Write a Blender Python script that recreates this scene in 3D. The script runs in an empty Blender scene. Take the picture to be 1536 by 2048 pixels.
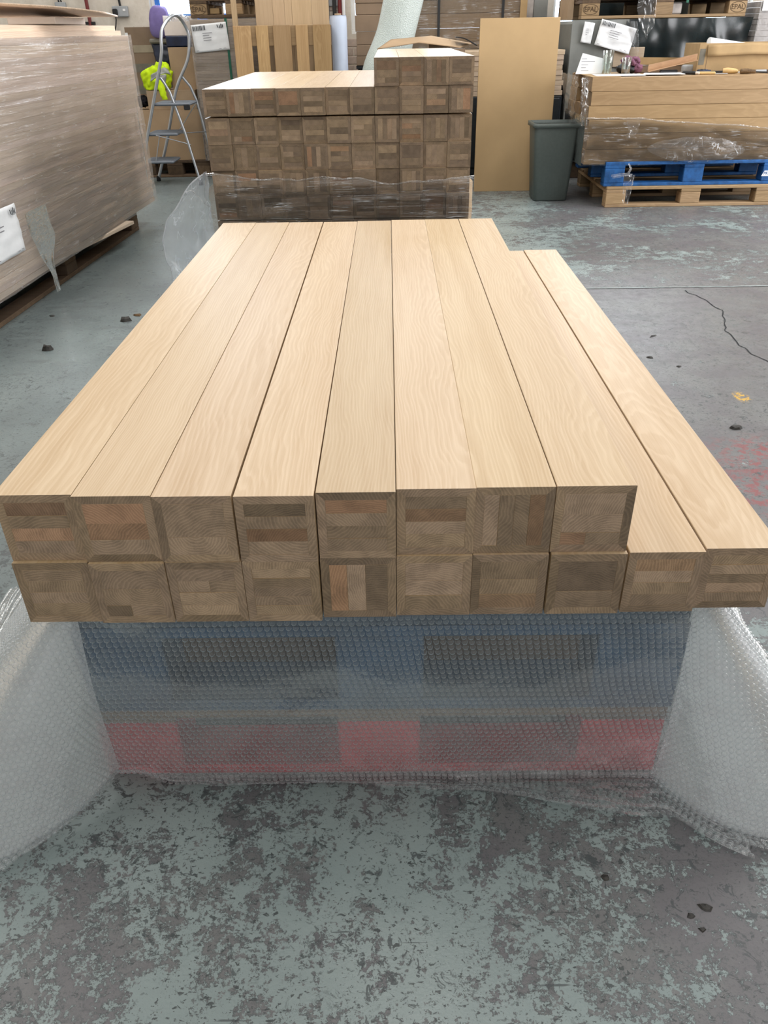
import bpy, math, random
from mathutils import Vector, Matrix, noise as mnoise
random.seed(7)
C = bpy.context.scene.collection
sc = bpy.context.scene
PI = math.pi

# ------------------------------------------------------------------ camera, world, lights, exposure
cd = bpy.data.cameras.new('camera'); cam = bpy.data.objects.new('camera', cd); C.objects.link(cam)
cd.sensor_fit = 'VERTICAL'; cd.sensor_height = 36.0; cd.lens = 27.07; cd.clip_start = 0.05; cd.clip_end = 100
rt = (0.99987, 0.00440, -0.01582); dn = (-0.01106, -0.53138, -0.84706); fw = (-0.01213, 0.84712, -0.53126)
cam.matrix_world = Matrix(((rt[0], -dn[0], -fw[0], 0), (rt[1], -dn[1], -fw[1], 0), (rt[2], -dn[2], -fw[2], 1.1583), (0, 0, 0, 1)))
sc.camera = cam

world = bpy.data.worlds.new('overcast'); sc.world = world; world.use_nodes = True
wb = world.node_tree.nodes['Background']; wb.inputs[0].default_value = (0.72, 0.86, 1.0, 1); wb.inputs[1].default_value = 4.0

def area(name, loc, rot, sx, sy, power, col):
    l = bpy.data.lights.new(name, 'AREA'); l.shape = 'RECTANGLE'; l.size = sx; l.size_y = sy; l.energy = power; l.color = col
    o = bpy.data.objects.new(name, l); C.objects.link(o); o.location = loc; o.rotation_euler = rot
    return o
for ix, x in enumerate((-2.4, 0.2, 2.8)):
    for iy, y in enumerate((1.6, 4.2, 6.8)):
        area('rooflight', (x, y, 4.08), (0, 0, 0), 1.0, 1.8, 35, (1.0, 0.975, 0.945))
area('window_daylight', (-1.8, 8.85, 1.9), (math.radians(-80), 0, 0), 1.1, 1.1, 28, (0.8, 0.9, 1.0))
area('window_daylight', (0.3, 8.85, 2.0), (math.radians(-80), 0, 0), 1.2, 0.8, 28, (0.85, 0.93, 1.0))
area('window_daylight', (2.6, 8.85, 2.0), (math.radians(-80), 0, 0), 1.7, 0.8, 32, (0.9, 0.95, 1.0))

area('fill_light', (4.7, 4.6, 1.7), (0, math.radians(90), 0), 2.6, 3.4, 230, (0.97, 0.97, 1.0))  # added light from the right to brighten the left stack; no doorway here
area('fill_light', (0.3, -2.8, 1.9), (math.radians(90), 0, 0), 3.4, 2.6, 66, (0.95, 0.97, 1.0))  # added fill behind the camera to lift the beam ends; no doorway there
vs = sc.view_settings
vs.view_transform = 'Standard'; vs.look = 'None'; vs.gamma = 1.0; vs.use_curve_mapping = False; vs.exposure = 0.0
sc.cycles.use_denoising = True
sc.cycles.max_bounces = 8; sc.cycles.transparent_max_bounces = 24; sc.cycles.caustics_reflective = False; sc.cycles.caustics_refractive = False

# ------------------------------------------------------------------ node helper
class G:
    def __init__(self, name):
        self.m = bpy.data.materials.new(name); self.m.use_nodes = True
        self.t = self.m.node_tree; self.t.nodes.clear()
        self.out = self.t.nodes.new('ShaderNodeOutputMaterial')
        self.tc = self.t.nodes.new('ShaderNodeTexCoord'); self.obj = self.tc.outputs['Object']
    def put(self, sock, v):
        if v is None: return
        if hasattr(v, 'links'): self.t.links.new(v, sock)
        elif isinstance(v, (tuple, list)):
            n = len(sock.default_value); v = tuple(v)
            sock.default_value = (v + (1,))[:n] if len(v) < n else v[:n]
        else:
            try: sock.default_value = v
            except TypeError: sock.default_value = [v] * len(sock.default_value)
    def n(self, typ, out=0, ins=None, **props):
        nd = self.t.nodes.new(typ)
        for k, v in props.items(): setattr(nd, k, v)
        for k, v in (ins or {}).items(): self.put(nd.inputs[k], v)
        return nd.outputs[out]
    def math(self, op, a, b=None, c=None, clamp=False):
        return self.n('ShaderNodeMath', ins={0: a, 1: b, 2: c}, operation=op, use_clamp=clamp)
    def vmath(self, op, a, b=None):
        nd = self.t.nodes.new('ShaderNodeVectorMath'); nd.operation = op
        self.put(nd.inputs[0], a); self.put(nd.inputs[1], b)
        return nd.outputs['Value'] if op in ('LENGTH', 'DOT_PRODUCT') else nd.outputs[0]
    def scale(self, v, s): return self.vmath('MULTIPLY', v, s)
    def noise(self, v, s=1.0, detail=2.0, rough=0.5, out=0, dist=0.0):
        return self.n('ShaderNodeTexNoise', out=out, ins={'Vector': v, 'Scale': s, 'Detail': detail, 'Roughness': rough, 'Distortion': dist})
    def sep(self, v):
        nd = self.t.nodes.new('ShaderNodeSeparateXYZ'); self.put(nd.inputs[0], v); return nd.outputs[0], nd.outputs[1], nd.outputs[2]
    def comb(self, x, y, z): return self.n('ShaderNodeCombineXYZ', ins={0: x, 1: y, 2: z})
    def step(self, v, a, b, lo=0.0, hi=1.0, smooth=True):
        return self.n('ShaderNodeMapRange', ins={'Value': v, 'From Min': a, 'From Max': b, 'To Min': lo, 'To Max': hi}, interpolation_type='SMOOTHSTEP' if smooth else 'LINEAR')
    def mix(self, f, a, b, blend='MIX'):
        nd = self.t.nodes.new('ShaderNodeMix'); nd.data_type = 'RGBA'; nd.blend_type = blend
        self.put(nd.inputs[0], f); self.put(nd.inputs[6], a); self.put(nd.inputs[7], b); return nd.outputs[2]
    def rnd(self): return self.n('ShaderNodeObjectInfo', out='Random')
    def white(self, w): # random colour from a value
        return self.n('ShaderNodeTexWhiteNoise', out='Color', ins={'W': w}, noise_dimensions='1D')
    def bsdf(self, col, rough=0.5, spec=0.5, metal=0.0, bump=None, bstr=0.3, bdist=0.002, **extra):
        nd = self.t.nodes.new('ShaderNodeBsdfPrincipled')
        self.put(nd.inputs['Base Color'], col); self.put(nd.inputs['Roughness'], rough); self.put(nd.inputs['Specular IOR Level'], spec); self.put(nd.inputs['Metallic'], metal)
        for k, v in extra.items(): self.put(nd.inputs[k], v)
        if bump is not None:
            b = self.n('ShaderNodeBump', ins={'Strength': bstr, 'Distance': bdist, 'Height': bump}); self.put(nd.inputs['Normal'], b)
        return nd.outputs[0]
    def done(self, sh): self.t.links.new(sh, self.out.inputs[0]); return self.m

def plain(name, col, rough=0.5, spec=0.5, metal=0.0, var=0.12, nscale=14.0, bstr=0.15, **extra):
    g = G(name); n = g.noise(g.obj, nscale, 4, 0.6)
    f = g.step(n, 0.25, 0.75, 1 - var, 1 + var)
    c = g.mix(1.0, (*col, 1), g.comb(f, f, f), 'MULTIPLY')
    return g.done(g.bsdf(c, rough, spec, metal, bump=n, bstr=bstr, **extra))

def oak(name, light, dark, end, along='Y', freq=190.0, tint=0.10, rough=0.5, red=0.0, fig=1.0):
    """solid timber: growth rings as cylinders round a wandering pith, seen as figure on the faces and arcs on the ends"""
    g = G(name); r = g.rnd()
    c1 = g.white(g.math('MULTIPLY', r, 91.7)); c2 = g.white(g.math('MULTIPLY_ADD', r, 57.3, 11.0))
    ax, ay, az = g.sep(c1); bx, by, bz = g.sep(c2)
    p = g.obj
    x, y, z = g.sep(p)
    if along == 'X': x, y = y, x
    if along == 'Z': y, z = z, y
    q = g.comb(x, y, z)
    off = g.vmath('MULTIPLY', c1, (31.0, 17.0, 23.0))
    po = g.vmath('ADD', q, off)
    wob = g.noise(g.comb(bx, g.math('ADD', g.math('MULTIPLY', y, 1.7), g.math('MULTIPLY', ax, 40.0)), by), 1.0, 2.5, 0.55, out='Color')
    wx, wy, wz = g.sep(wob)
    cx = g.math('ADD', g.math('MULTIPLY', g.math('SUBTRACT', ax, 0.5), 0.20), g.math('MULTIPLY', g.math('SUBTRACT', wx, 0.5), 0.06 * fig))
    cz = g.math('ADD', g.math('MULTIPLY', g.math('SUBTRACT', ay, 0.75), 0.16), g.math('MULTIPLY', g.math('SUBTRACT', wy, 0.5), 0.07 * fig))
    dx = g.math('SUBTRACT', x, cx); dz = g.math('SUBTRACT', z, cz)
    rad = g.math('SQRT', g.math('ADD', g.math('MULTIPLY', dx, dx), g.math('MULTIPLY', dz, dz)))
    d1 = g.noise(g.scale(po, (20.0, 3.0, 20.0)), 1.0, 3, 0.55)
    rad = g.math('ADD', rad, g.math('MULTIPLY', g.math('SUBTRACT', d1, 0.5), 0.022))
    fr = g.math('MULTIPLY_ADD', bz, 90.0, freq)
    saw = g.math('FRACT', g.math('MULTIPLY', rad, fr))
    ring = g.math('MULTIPLY', g.step(saw, 0.0, 0.55), g.step(saw, 0.78, 1.0, 1.0, 0.0))
    pores = g.noise(g.scale(po, (420.0, 9.0, 420.0)), 1.0, 3, 0.6)
    broad = g.noise(g.scale(po, (22.0, 1.2, 22.0)), 1.0, 3, 0.55)
    endn = g.t.nodes.new('ShaderNodeSeparateXYZ'); g.t.links.new(g.tc.outputs['Normal'], endn.inputs[0])
    isend = g.step(g.math('ABSOLUTE', endn.outputs[{'X': 0, 'Y': 1, 'Z': 2}[along]]), 0.6, 0.8)
    mid = g.noise(g.scale(po, (130.0, 3.0, 130.0)), 1.0, 3, 0.6)
    m = g.math('ADD', g.math('MULTIPLY', ring, 0.36 * fig), g.math('ADD', g.math('MULTIPLY', g.step(pores, 0.42, 0.72), 0.22), g.math('MULTIPLY', g.step(mid, 0.40, 0.68), 0.26)))
    m = g.math('ADD', m, g.math('MULTIPLY', g.step(broad, 0.35, 0.7), 0.38), clamp=True)
    face = g.mix(m, (*light, 1), (*dark, 1))
    # end grain: rings, rays and specks
    sp = g.noise(po, 900.0, 2, 0.6)
    bl = g.noise(po, 34.0, 3, 0.6)
    me = g.math('ADD', g.math('MULTIPLY', ring, 0.40), g.math('ADD', g.math('MULTIPLY', g.step(sp, 0.4, 0.7), 0.24), g.math('MULTIPLY', g.step(bl, 0.35, 0.68), 0.42)), clamp=True)
    e_hi = tuple(c * 1.22 for c in end); e_lo = tuple(c * 0.60 for c in end)
    endc = g.mix(me, (*e_hi, 1), (*e_lo, 1))
    if red: endc = g.mix(g.step(by, 0.84, 0.94, 0.0, 0.9), endc, (1.16, 0.93, 0.80, 1), 'MULTIPLY')
    col = g.mix(isend, face, endc)
    v = g.math('MULTIPLY_ADD', az, tint * 2, 1 - tint)
    ve = g.math('MULTIPLY_ADD', g.math('SUBTRACT', az, 0.5), g.math('MULTIPLY_ADD', isend, 0.45, 0.0), v)
    vb = g.math('MULTIPLY', ve, g.math('MULTIPLY_ADD', bx, 0.10, 0.94))
    col = g.mix(1.0, col, g.comb(ve, g.math('MULTIPLY', ve, 0.995), vb), 'MULTIPLY')
    ro = g.math('MULTIPLY_ADD', isend, 0.25, rough)
    bump = g.math('MULTIPLY_ADD', ring, 0.4, pores)
    return g.done(g.bsdf(col, ro, 0.4, bump=bump, bstr=0.12, bdist=0.0006))

def film(name, veil=0.10, shine=0.5, stretch=(3, 60, 3), nscale=1.0, tint=(0.92, 0.93, 0.94), streak=0.25, rough=0.16, bdist=0.004):
    """clear stretch film: mostly see-through, wrinkled, glossy"""
    g = G(name)
    v = g.scale(g.obj, stretch)
    n1 = g.noise(v, nscale, 3, 0.6, dist=0.6); n2 = g.noise(g.obj, 34.0, 4, 0.6, dist=1.0)
    h = g.math('MULTIPLY_ADD', n2, 0.35, n1)
    b = g.n('ShaderNodeBump', ins={'Strength': 0.9, 'Distance': bdist, 'Height': h})
    fres = g.n('ShaderNodeFresnel', ins={'IOR': 1.45, 'Normal': b})
    gl = g.n('ShaderNodeBsdfGlossy', ins={'Color': (1, 1, 1, 1), 'Roughness': rough, 'Normal': b})
    di = g.n('ShaderNodeBsdfDiffuse', ins={'Color': (*tint, 1), 'Normal': b})
    tl = g.n('ShaderNodeBsdfTranslucent', ins={'Color': (*tint, 1)})
    dt = g.n('ShaderNodeMixShader', ins={0: 0.45, 1: di, 2: tl})
    tr = g.n('ShaderNodeBsdfTransparent', ins={'Color': (0.985, 0.985, 0.985, 1)})
    n3 = g.noise(v, nscale * 1.3, 2, 0.5, dist=0.25); n4 = g.noise(g.obj, 7.0, 3, 0.6)
    st = g.math('MULTIPLY', g.step(g.math('ABSOLUTE', g.math('SUBTRACT', n3, 0.5)), 0.0, 0.022, 1.0, 0.0), g.step(n4, 0.46, 0.60))  # wrinkle highlights and whitened folds, put in as pale streaks
    fv = g.math('MULTIPLY_ADD', st, streak, veil, clamp=True)
    a = g.n('ShaderNodeMixShader', ins={0: fv, 1: tr, 2: dt})
    fs = g.math('MULTIPLY', fres, shine * 2.2, clamp=True)
    return g.done(g.n('ShaderNodeMixShader', ins={0: fs, 1: a, 2: gl}))

# ------------------------------------------------------------------ materials
M = {}
M['oak_face'] = oak('oak_veneer', (0.605, 0.470, 0.315), (0.475, 0.335, 0.195), (0.255, 0.182, 0.118), freq=175, tint=0.08, rough=0.42)
M['oak_core'] = oak('oak_lamella', (0.55, 0.40, 0.24), (0.43, 0.29, 0.16), (0.275, 0.198, 0.130), freq=205, tint=0.17, red=1.0)
M['oak_bench'] = oak('oak_bench', (0.385, 0.26, 0.138), (0.295, 0.192, 0.096), (0.22, 0.15, 0.09), along='X', freq=120, tint=0.06, rough=0.5)
M['panel'] = oak('pale_panel', (0.80, 0.67, 0.56), (0.64, 0.51, 0.41), (0.55, 0.43, 0.32), freq=90, tint=0.14, rough=0.55)
M['panel_x'] = oak('pale_panel_cross', (0.56, 0.45, 0.34), (0.42, 0.32, 0.23), (0.42, 0.33, 0.25), along='X', freq=120, tint=0.14)
M['board_up'] = oak('upright_board', (0.60, 0.44, 0.28), (0.47, 0.33, 0.20), (0.4, 0.3, 0.2), along='Z', freq=130, tint=0.12)
M['pine_up'] = oak('pallet_pine_up', (0.52, 0.35, 0.18), (0.36, 0.22, 0.10), (0.34, 0.22, 0.12), along='Y', freq=140, tint=0.18, rough=0.7)
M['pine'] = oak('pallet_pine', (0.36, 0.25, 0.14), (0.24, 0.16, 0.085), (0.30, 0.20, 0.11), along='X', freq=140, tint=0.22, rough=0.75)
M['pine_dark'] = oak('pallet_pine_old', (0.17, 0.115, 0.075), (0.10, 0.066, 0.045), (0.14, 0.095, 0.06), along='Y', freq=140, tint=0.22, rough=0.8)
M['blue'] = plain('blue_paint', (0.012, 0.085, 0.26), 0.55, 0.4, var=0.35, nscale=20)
M['blue_near'] = plain('blue_paint_shaded', (0.008, 0.046, 0.100), 0.6, 0.4, var=0.3, nscale=16)  # base colour darkened for the shade under the front beams
M['red'] = plain('red_paint', (0.40, 0.012, 0.024), 0.6, 0.4, var=0.3, nscale=16)
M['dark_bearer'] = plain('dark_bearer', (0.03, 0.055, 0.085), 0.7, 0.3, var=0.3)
M['mdf'] = plain('mdf', (0.51, 0.355, 0.188), 0.6, 0.3, var=0.05, nscale=3.0, bstr=0.03)
M['bin'] = plain('grey_plastic', (0.085, 0.105, 0.10), 0.45, 0.4, var=0.06, nscale=60, bstr=0.05)
M['bin_in'] = plain('bin_inside', (0.03, 0.038, 0.038), 0.6, 0.3, var=0.1)
M['card'] = plain('cardboard', (0.375, 0.272, 0.178), 0.8, 0.2, var=0.10, nscale=5)
M['card_tan'] = plain('cardboard_tan', (0.405, 0.285, 0.178), 0.8, 0.2, var=0.08, nscale=5)
M['card_dark'] = plain('cardboard_dark', (0.225, 0.162, 0.112), 0.8, 0.2, var=0.10, nscale=5)
M['card_buff'] = plain('cardboard_buff', (0.36, 0.25, 0.13), 0.8, 0.2, var=0.12, nscale=7)
M['tape'] = plain('parcel_tape', (0.33, 0.28, 0.20), 0.35, 0.5, var=0.1)
M['tape_grey'] = plain('grey_tape', (0.16, 0.15, 0.12), 0.35, 0.5, var=0.2)
M['strap'] = plain('black_strap', (0.012, 0.013, 0.015), 0.4, 0.4)
M['green'] = plain('green_strap', (0.01, 0.10, 0.06), 0.4, 0.4)
M['paper'] = plain('paper', (0.78, 0.80, 0.82), 0.6, 0.3, var=0.05, nscale=9, bstr=0.25)
M['ink'] = plain('ink', (0.02, 0.022, 0.03), 0.6, 0.2)
M['card_ink'] = plain('burnt_stamp', (0.075, 0.05, 0.032), 0.8, 0.1, var=0.3, nscale=60)
M['ink_grey'] = plain('ink_grey', (0.22, 0.22, 0.24), 0.6, 0.2)
M['alu'] = plain('aluminium', (0.50, 0.53, 0.57), 0.32, 0.5, metal=0.85, var=0.08)
M['tread'] = plain('tread_plastic', (0.17, 0.19, 0.22), 0.6, 0.4, var=0.1)
M['rubber'] = plain('rubber', (0.02, 0.021, 0.023), 0.7, 0.3)
M['steel'] = plain('steel', (0.45, 0.46, 0.48), 0.3, 0.5, metal=1.0)
M['blackplastic'] = plain('black_plastic', (0.010, 0.014, 0.018), 0.45, 0.4, var=0.3)
M['navy'] = plain('navy_sheet', (0.008, 0.016, 0.045), 0.35, 0.5, var=0.5, nscale=9, bstr=0.5)
M['hivis'] = plain('hi_vis_fabric', (0.56, 0.78, 0.015), 0.75, 0.2, var=0.12, nscale=10)
M['reflect'] = plain('reflective_tape', (0.36, 0.37, 0.36), 0.35, 0.5, var=0.1)
M['purple'] = plain('purple_fabric', (0.20, 0.16, 0.38), 0.85, 0.2, var=0.12)
M['mauve'] = plain('mauve_glove', (0.20, 0.09, 0.14), 0.8, 0.2, var=0.2, nscale=30)
M['white'] = plain('white_gloss', (0.80, 0.80, 0.80), 0.4, 0.5, var=0.03)
M['pinkwhite'] = plain('white_carton', (0.74, 0.66, 0.60), 0.6, 0.3, var=0.04)
M['foam'] = plain('foam_wrap', (0.62, 0.70, 0.86), 0.5, 0.4, var=0.05, nscale=7, bstr=0.4)
M['redpipe'] = plain('red_oxide', (0.16, 0.018, 0.02), 0.4, 0.5)
M['greymetal'] = plain('grey_switchgear', (0.36, 0.38, 0.40), 0.4, 0.5, var=0.08)
M['bluetape'] = plain('blue_film', (0.04, 0.20, 0.72), 0.35, 0.5, var=0.2, nscale=20)
M['yellow'] = plain('yellow_chip', (0.70, 0.40, 0.04), 0.6, 0.3)
M['wood_handle'] = plain('boxwood', (0.62, 0.42, 0.18), 0.45, 0.4)
M['offcut'] = oak('offcut', (0.42, 0.26, 0.15), (0.31, 0.18, 0.10), (0.3, 0.2, 0.12), along='X', freq=150)
M['brick'] = plain('painted_brick', (0.52, 0.43, 0.37), 0.75, 0.3, var=0.12, nscale=25, bstr=0.4)
M['greyload'] = plain('grey_sheet', (0.19, 0.20, 0.19), 0.4, 0.5, var=0.12, nscale=6, bstr=0.5)
M['blackfilm'] = plain('black_film', (0.008, 0.014, 0.016), 0.26, 0.55, var=0.4, nscale=6, bstr=0.8)
M['greywrap'] = plain('grey_bundle', (0.38, 0.35, 0.33), 0.4, 0.5, var=0.2, nscale=12, bstr=0.5)
M['chip'] = plain('dark_chip', (0.03, 0.028, 0.025), 0.55, 0.4, var=0.5, nscale=60)
M['brownchip'] = plain('brown_chip', (0.12, 0.07, 0.03), 0.6, 0.4, var=0.5, nscale=60)
M['crack'] = plain('crack', (0.03, 0.032, 0.035), 0.9, 0.1)
M['joint'] = plain('joint_filler', (0.28, 0.32, 0.32), 0.7, 0.2, var=0.3, nscale=30)
M['wool'] = plain('black_wool', (0.012, 0.011, 0.013), 0.9, 0.1, var=0.5, nscale=40, bstr=0.5)
M['film'] = film('stretch_film', 0.03, 0.40, (3, 90, 30), streak=0.5)
M['film_side'] = film('stretch_film_side', 0.15, 0.42, (40, 2.2, 60), streak=0.40, tint=(0.95, 0.92, 0.91), rough=0.22)
M['film_x'] = film('stretch_film_cross', 0.02, 0.45, (2.2, 30, 62), streak=0.7, rough=0.14)
M['film_loose'] = film('loose_film', 0.07, 0.30, (16, 16, 8), streak=0.7, rough=0.12, bdist=0.006)
M['film_flap'] = film('hanging_film', 0.30, 0.45, (20, 20, 5), streak=0.5, tint=(0.86, 0.92, 1.0), rough=0.14, bdist=0.006)
M['film_hem'] = film('film_hem', 0.6, 0.3, (20, 20, 20), streak=0.3, tint=(0.9, 0.94, 1.0), rough=0.2)
M['bubble_sheet'] = film('bubble_film', 0.11, 0.14, (20, 20, 20), streak=0.05, tint=(0.86, 0.92, 0.95), rough=0.2, bdist=0.001)
g = G('glass'); tr = g.n('ShaderNodeBsdfTransparent', ins={'Color': (0.93, 0.96, 0.95, 1)}); gl = g.n('ShaderNodeBsdfGlossy', ins={'Roughness': 0.03})
fr = g.n('ShaderNodeLayerWeight', out='Facing', ins={'Blend': 0.35}); M['glass'] = g.done(g.n('ShaderNodeMixShader', ins={0: g.math('MULTIPLY', fr, 0.7), 1: tr, 2: gl}))
g = G('window_pane'); tr = g.n('ShaderNodeBsdfTransparent', ins={'Color': (0.98, 0.99, 1, 1)}); gl = g.n('ShaderNodeBsdfGlossy', ins={'Roughness': 0.1}); M['pane'] = g.done(g.n('ShaderNodeMixShader', ins={0: 0.06, 1: tr, 2: gl}))
# bubble: thin clear dome, milkier where the wall is seen edge-on
g = G('bubble_dome'); fc = g.n('ShaderNodeLayerWeight', out='Facing', ins={'Blend': 0.5})
k = g.math('MULTIPLY_ADD', g.math('POWER', fc, 1.5), 1.0, 0.05, clamp=True)
df = g.n('ShaderNodeBsdfDiffuse', ins={'Color': (0.85, 0.92, 0.95, 1)}); tl = g.n('ShaderNodeBsdfTranslucent', ins={'Color': (0.85, 0.92, 0.95, 1)})
gl = g.n('ShaderNodeBsdfGlossy', ins={'Roughness': 0.12}); tr = g.n('ShaderNodeBsdfTransparent', ins={'Color': (0.99, 0.99, 0.99, 1)})
dt = g.n('ShaderNodeMixShader', ins={0: 0.4, 1: df, 2: tl}); dg = g.n('ShaderNodeMixShader', ins={0: 0.45, 1: dt, 2: gl})
M['bubble'] = g.done(g.n('ShaderNodeMixShader', ins={0: k, 1: tr, 2: dg}))
# bubble-wrap seen from afar
g = G('bubble_roll'); vo = g.n('ShaderNodeTexVoronoi', ins={'Vector': g.obj, 'Scale': 150.0})
M['bubble_roll'] = g.done(g.bsdf((0.58, 0.66, 0.64, 1), 0.22, 0.6, bump=vo, bstr=0.6, bdist=0.005))

# floor: teal paint worn through to grey-mauve concrete
g = G('worn_painted_floor'); P = g.obj; X, Y, Z = g.sep(P)
nA = g.noise(P, 2.3, 3, 0.6); nB = g.noise(P, 17.0, 8, 0.80, dist=0.3); nC = g.noise(P, 120.0, 5, 0.75)
fld = g.math('MULTIPLY_ADD', nB, 0.62, g.math('MULTIPLY_ADD', nC, 0.36, g.math('MULTIPLY', nA, 0.46)))
thr = g.math('ADD', 0.684, g.math('MULTIPLY', g.step(X, -0.25, 0.55), 0.034))
thr = g.math('ADD', thr, g.math('MULTIPLY', g.step(X, 0.5, 1.5), 0.045))
thr = g.math('ADD', thr, g.math('MULTIPLY', g.step(X, -0.9, -1.5), -0.09))
thr = g.math('ADD', thr, g.math('MULTIPLY', g.math('MULTIPLY', g.step(Y, 1.2, 2.2), g.step(Y, 4.0, 4.2, 1.0, 0.0)), g.math('MULTIPLY', g.step(X, 0.0, 0.6), 0.10)))
thr = g.math('ADD', thr, g.math('MULTIPLY', g.step(Y, 3.95, 4.1), g.math('MULTIPLY', g.step(X, 1.4, 0.6), -0.05)))
dlt = g.math('SUBTRACT', fld, thr)
paint = g.step(dlt, -0.004, 0.006)
edge = g.math('MULTIPLY', g.step(dlt, -0.045, -0.006), g.step(dlt, -0.004, 0.010, 1.0, 0.0))
edge = g.math('MULTIPLY', edge, g.step(g.noise(P, 38.0, 4, 0.7), 0.36, 0.54))
nD = g.noise(P, 5.0, 4, 0.6); nE = g.noise(P, 150.0, 3, 0.7)
conc = g.mix(g.step(nD, 0.35, 0.65), (0.124, 0.120, 0.130, 1), (0.152, 0.156, 0.158, 1))
conc = g.mix(g.math('MULTIPLY', g.step(nE, 0.52, 0.68), 0.45), conc, (0.075, 0.08, 0.085, 1))
pcol = g.mix(g.step(g.noise(P, 3.0, 3, 0.5), 0.3, 0.7), (0.208, 0.262, 0.262, 1), (0.262, 0.318, 0.316, 1))
col = g.mix(paint, conc, pcol)
col = g.mix(g.math('MULTIPLY', edge, 0.85), col, (0.055, 0.068, 0.072, 1))
spk = g.step(g.noise(g.scale(P, (75.0, 120.0, 1.0)), 1.0, 3, 0.7, dist=0.5), 0.60, 0.625)
spk = g.math('MULTIPLY', spk, g.step(g.noise(P, 5.0, 4, 0.7), 0.34, 0.52))
col = g.mix(g.math('MULTIPLY', spk, 0.92), col, (0.04, 0.05, 0.052, 1))
ch2 = g.math('MULTIPLY', g.step(g.noise(P, 36.0, 5, 0.75, dist=1.0), 0.575, 0.60), g.step(g.noise(P, 3.1, 3, 0.6), 0.40, 0.54))
col = g.mix(g.math('MULTIPLY', ch2, 0.85), col, (0.045, 0.056, 0.06, 1))
scr = g.step(g.noise(g.scale(P, (7.0, 160.0, 1.0)), 1.0, 2, 0.6, dist=0.3), 0.665, 0.70)
scr = g.math('MULTIPLY', scr, g.step(g.noise(P, 6.0, 2, 0.5), 0.48, 0.6))
col = g.mix(g.math('MULTIPLY', scr, 0.8), col, (0.045, 0.055, 0.06, 1))
smear = g.step(g.noise(g.scale(P, (2.2, 9.0, 1.0)), 1.0, 4, 0.65), 0.56, 0.72)
col = g.mix(g.math('MULTIPLY', smear, g.math('MULTIPLY_ADD', g.step(Y, 1.0, 2.5), 0.50, 0.12)), col, (0.10, 0.11, 0.112, 1))
dirt = g.math('MULTIPLY', g.step(X, -0.5, -1.1), g.step(g.noise(P, 1.6, 4, 0.6), 0.25, 0.75, 0.25, 0.75))
col = g.mix(dirt, col, (0.135, 0.155, 0.162, 1))
rx = g.math('DIVIDE', g.math('SUBTRACT', X, 1.35), 0.50); ry = g.math('DIVIDE', g.math('SUBTRACT', Y, 2.02), 0.36)
rd = g.math('SQRT', g.math('ADD', g.math('MULTIPLY', rx, rx), g.math('MULTIPLY', ry, ry)))
rmask = g.math('MULTIPLY', g.step(g.math('MULTIPLY_ADD', g.noise(P, 3.0, 3, 0.6), 1.0, rd), 1.05, 1.5, 1.0, 0.0), g.step(g.noise(P, 28.0, 5, 0.75), 0.46, 0.58))
col = g.mix(g.math('MULTIPLY', rmask, 0.85), col, (0.235, 0.055, 0.06, 1))
yel = g.math('MULTIPLY', g.step(g.vmath('LENGTH', g.vmath('SUBTRACT', g.scale(P, (1, 0.6, 1)), (1.275, 1.566, 0.0))), 0.02, 0.035, 1.0, 0.0), g.step(g.noise(P, 60.0, 3, 0.7), 0.48, 0.56))
col = g.mix(yel, col, (0.55, 0.33, 0.04, 1))
ro = g.step(nB, 0.3, 0.7, 0.30, 0.50)
ro = g.math('ADD', ro, g.math('MULTIPLY', paint, -0.06))
M['floor'] = g.done(g.bsdf(col, ro, 0.45, bump=g.math('MULTIPLY_ADD', paint, 0.6, nE), bstr=0.25, bdist=0.002))
# wall: cream paint, scuffed
g = G('cream_wall'); P = g.obj; n = g.noise(P, 9.0, 5, 0.65); n2 = g.noise(P, 40.0, 3, 0.7)
c = g.mix(g.step(n, 0.3, 0.7), (0.60, 0.545, 0.47, 1), (0.70, 0.65, 0.575, 1))
c = g.mix(g.math('MULTIPLY', g.step(n2, 0.64, 0.70), 0.6), c, (0.30, 0.26, 0.22, 1))
M['wall'] = g.done(g.bsdf(c, 0.7, 0.3, bump=n, bstr=0.3, bdist=0.01))
M['ceiling'] = plain('ceiling_white', (0.62, 0.62, 0.60), 0.8, 0.2, var=0.05)

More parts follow.
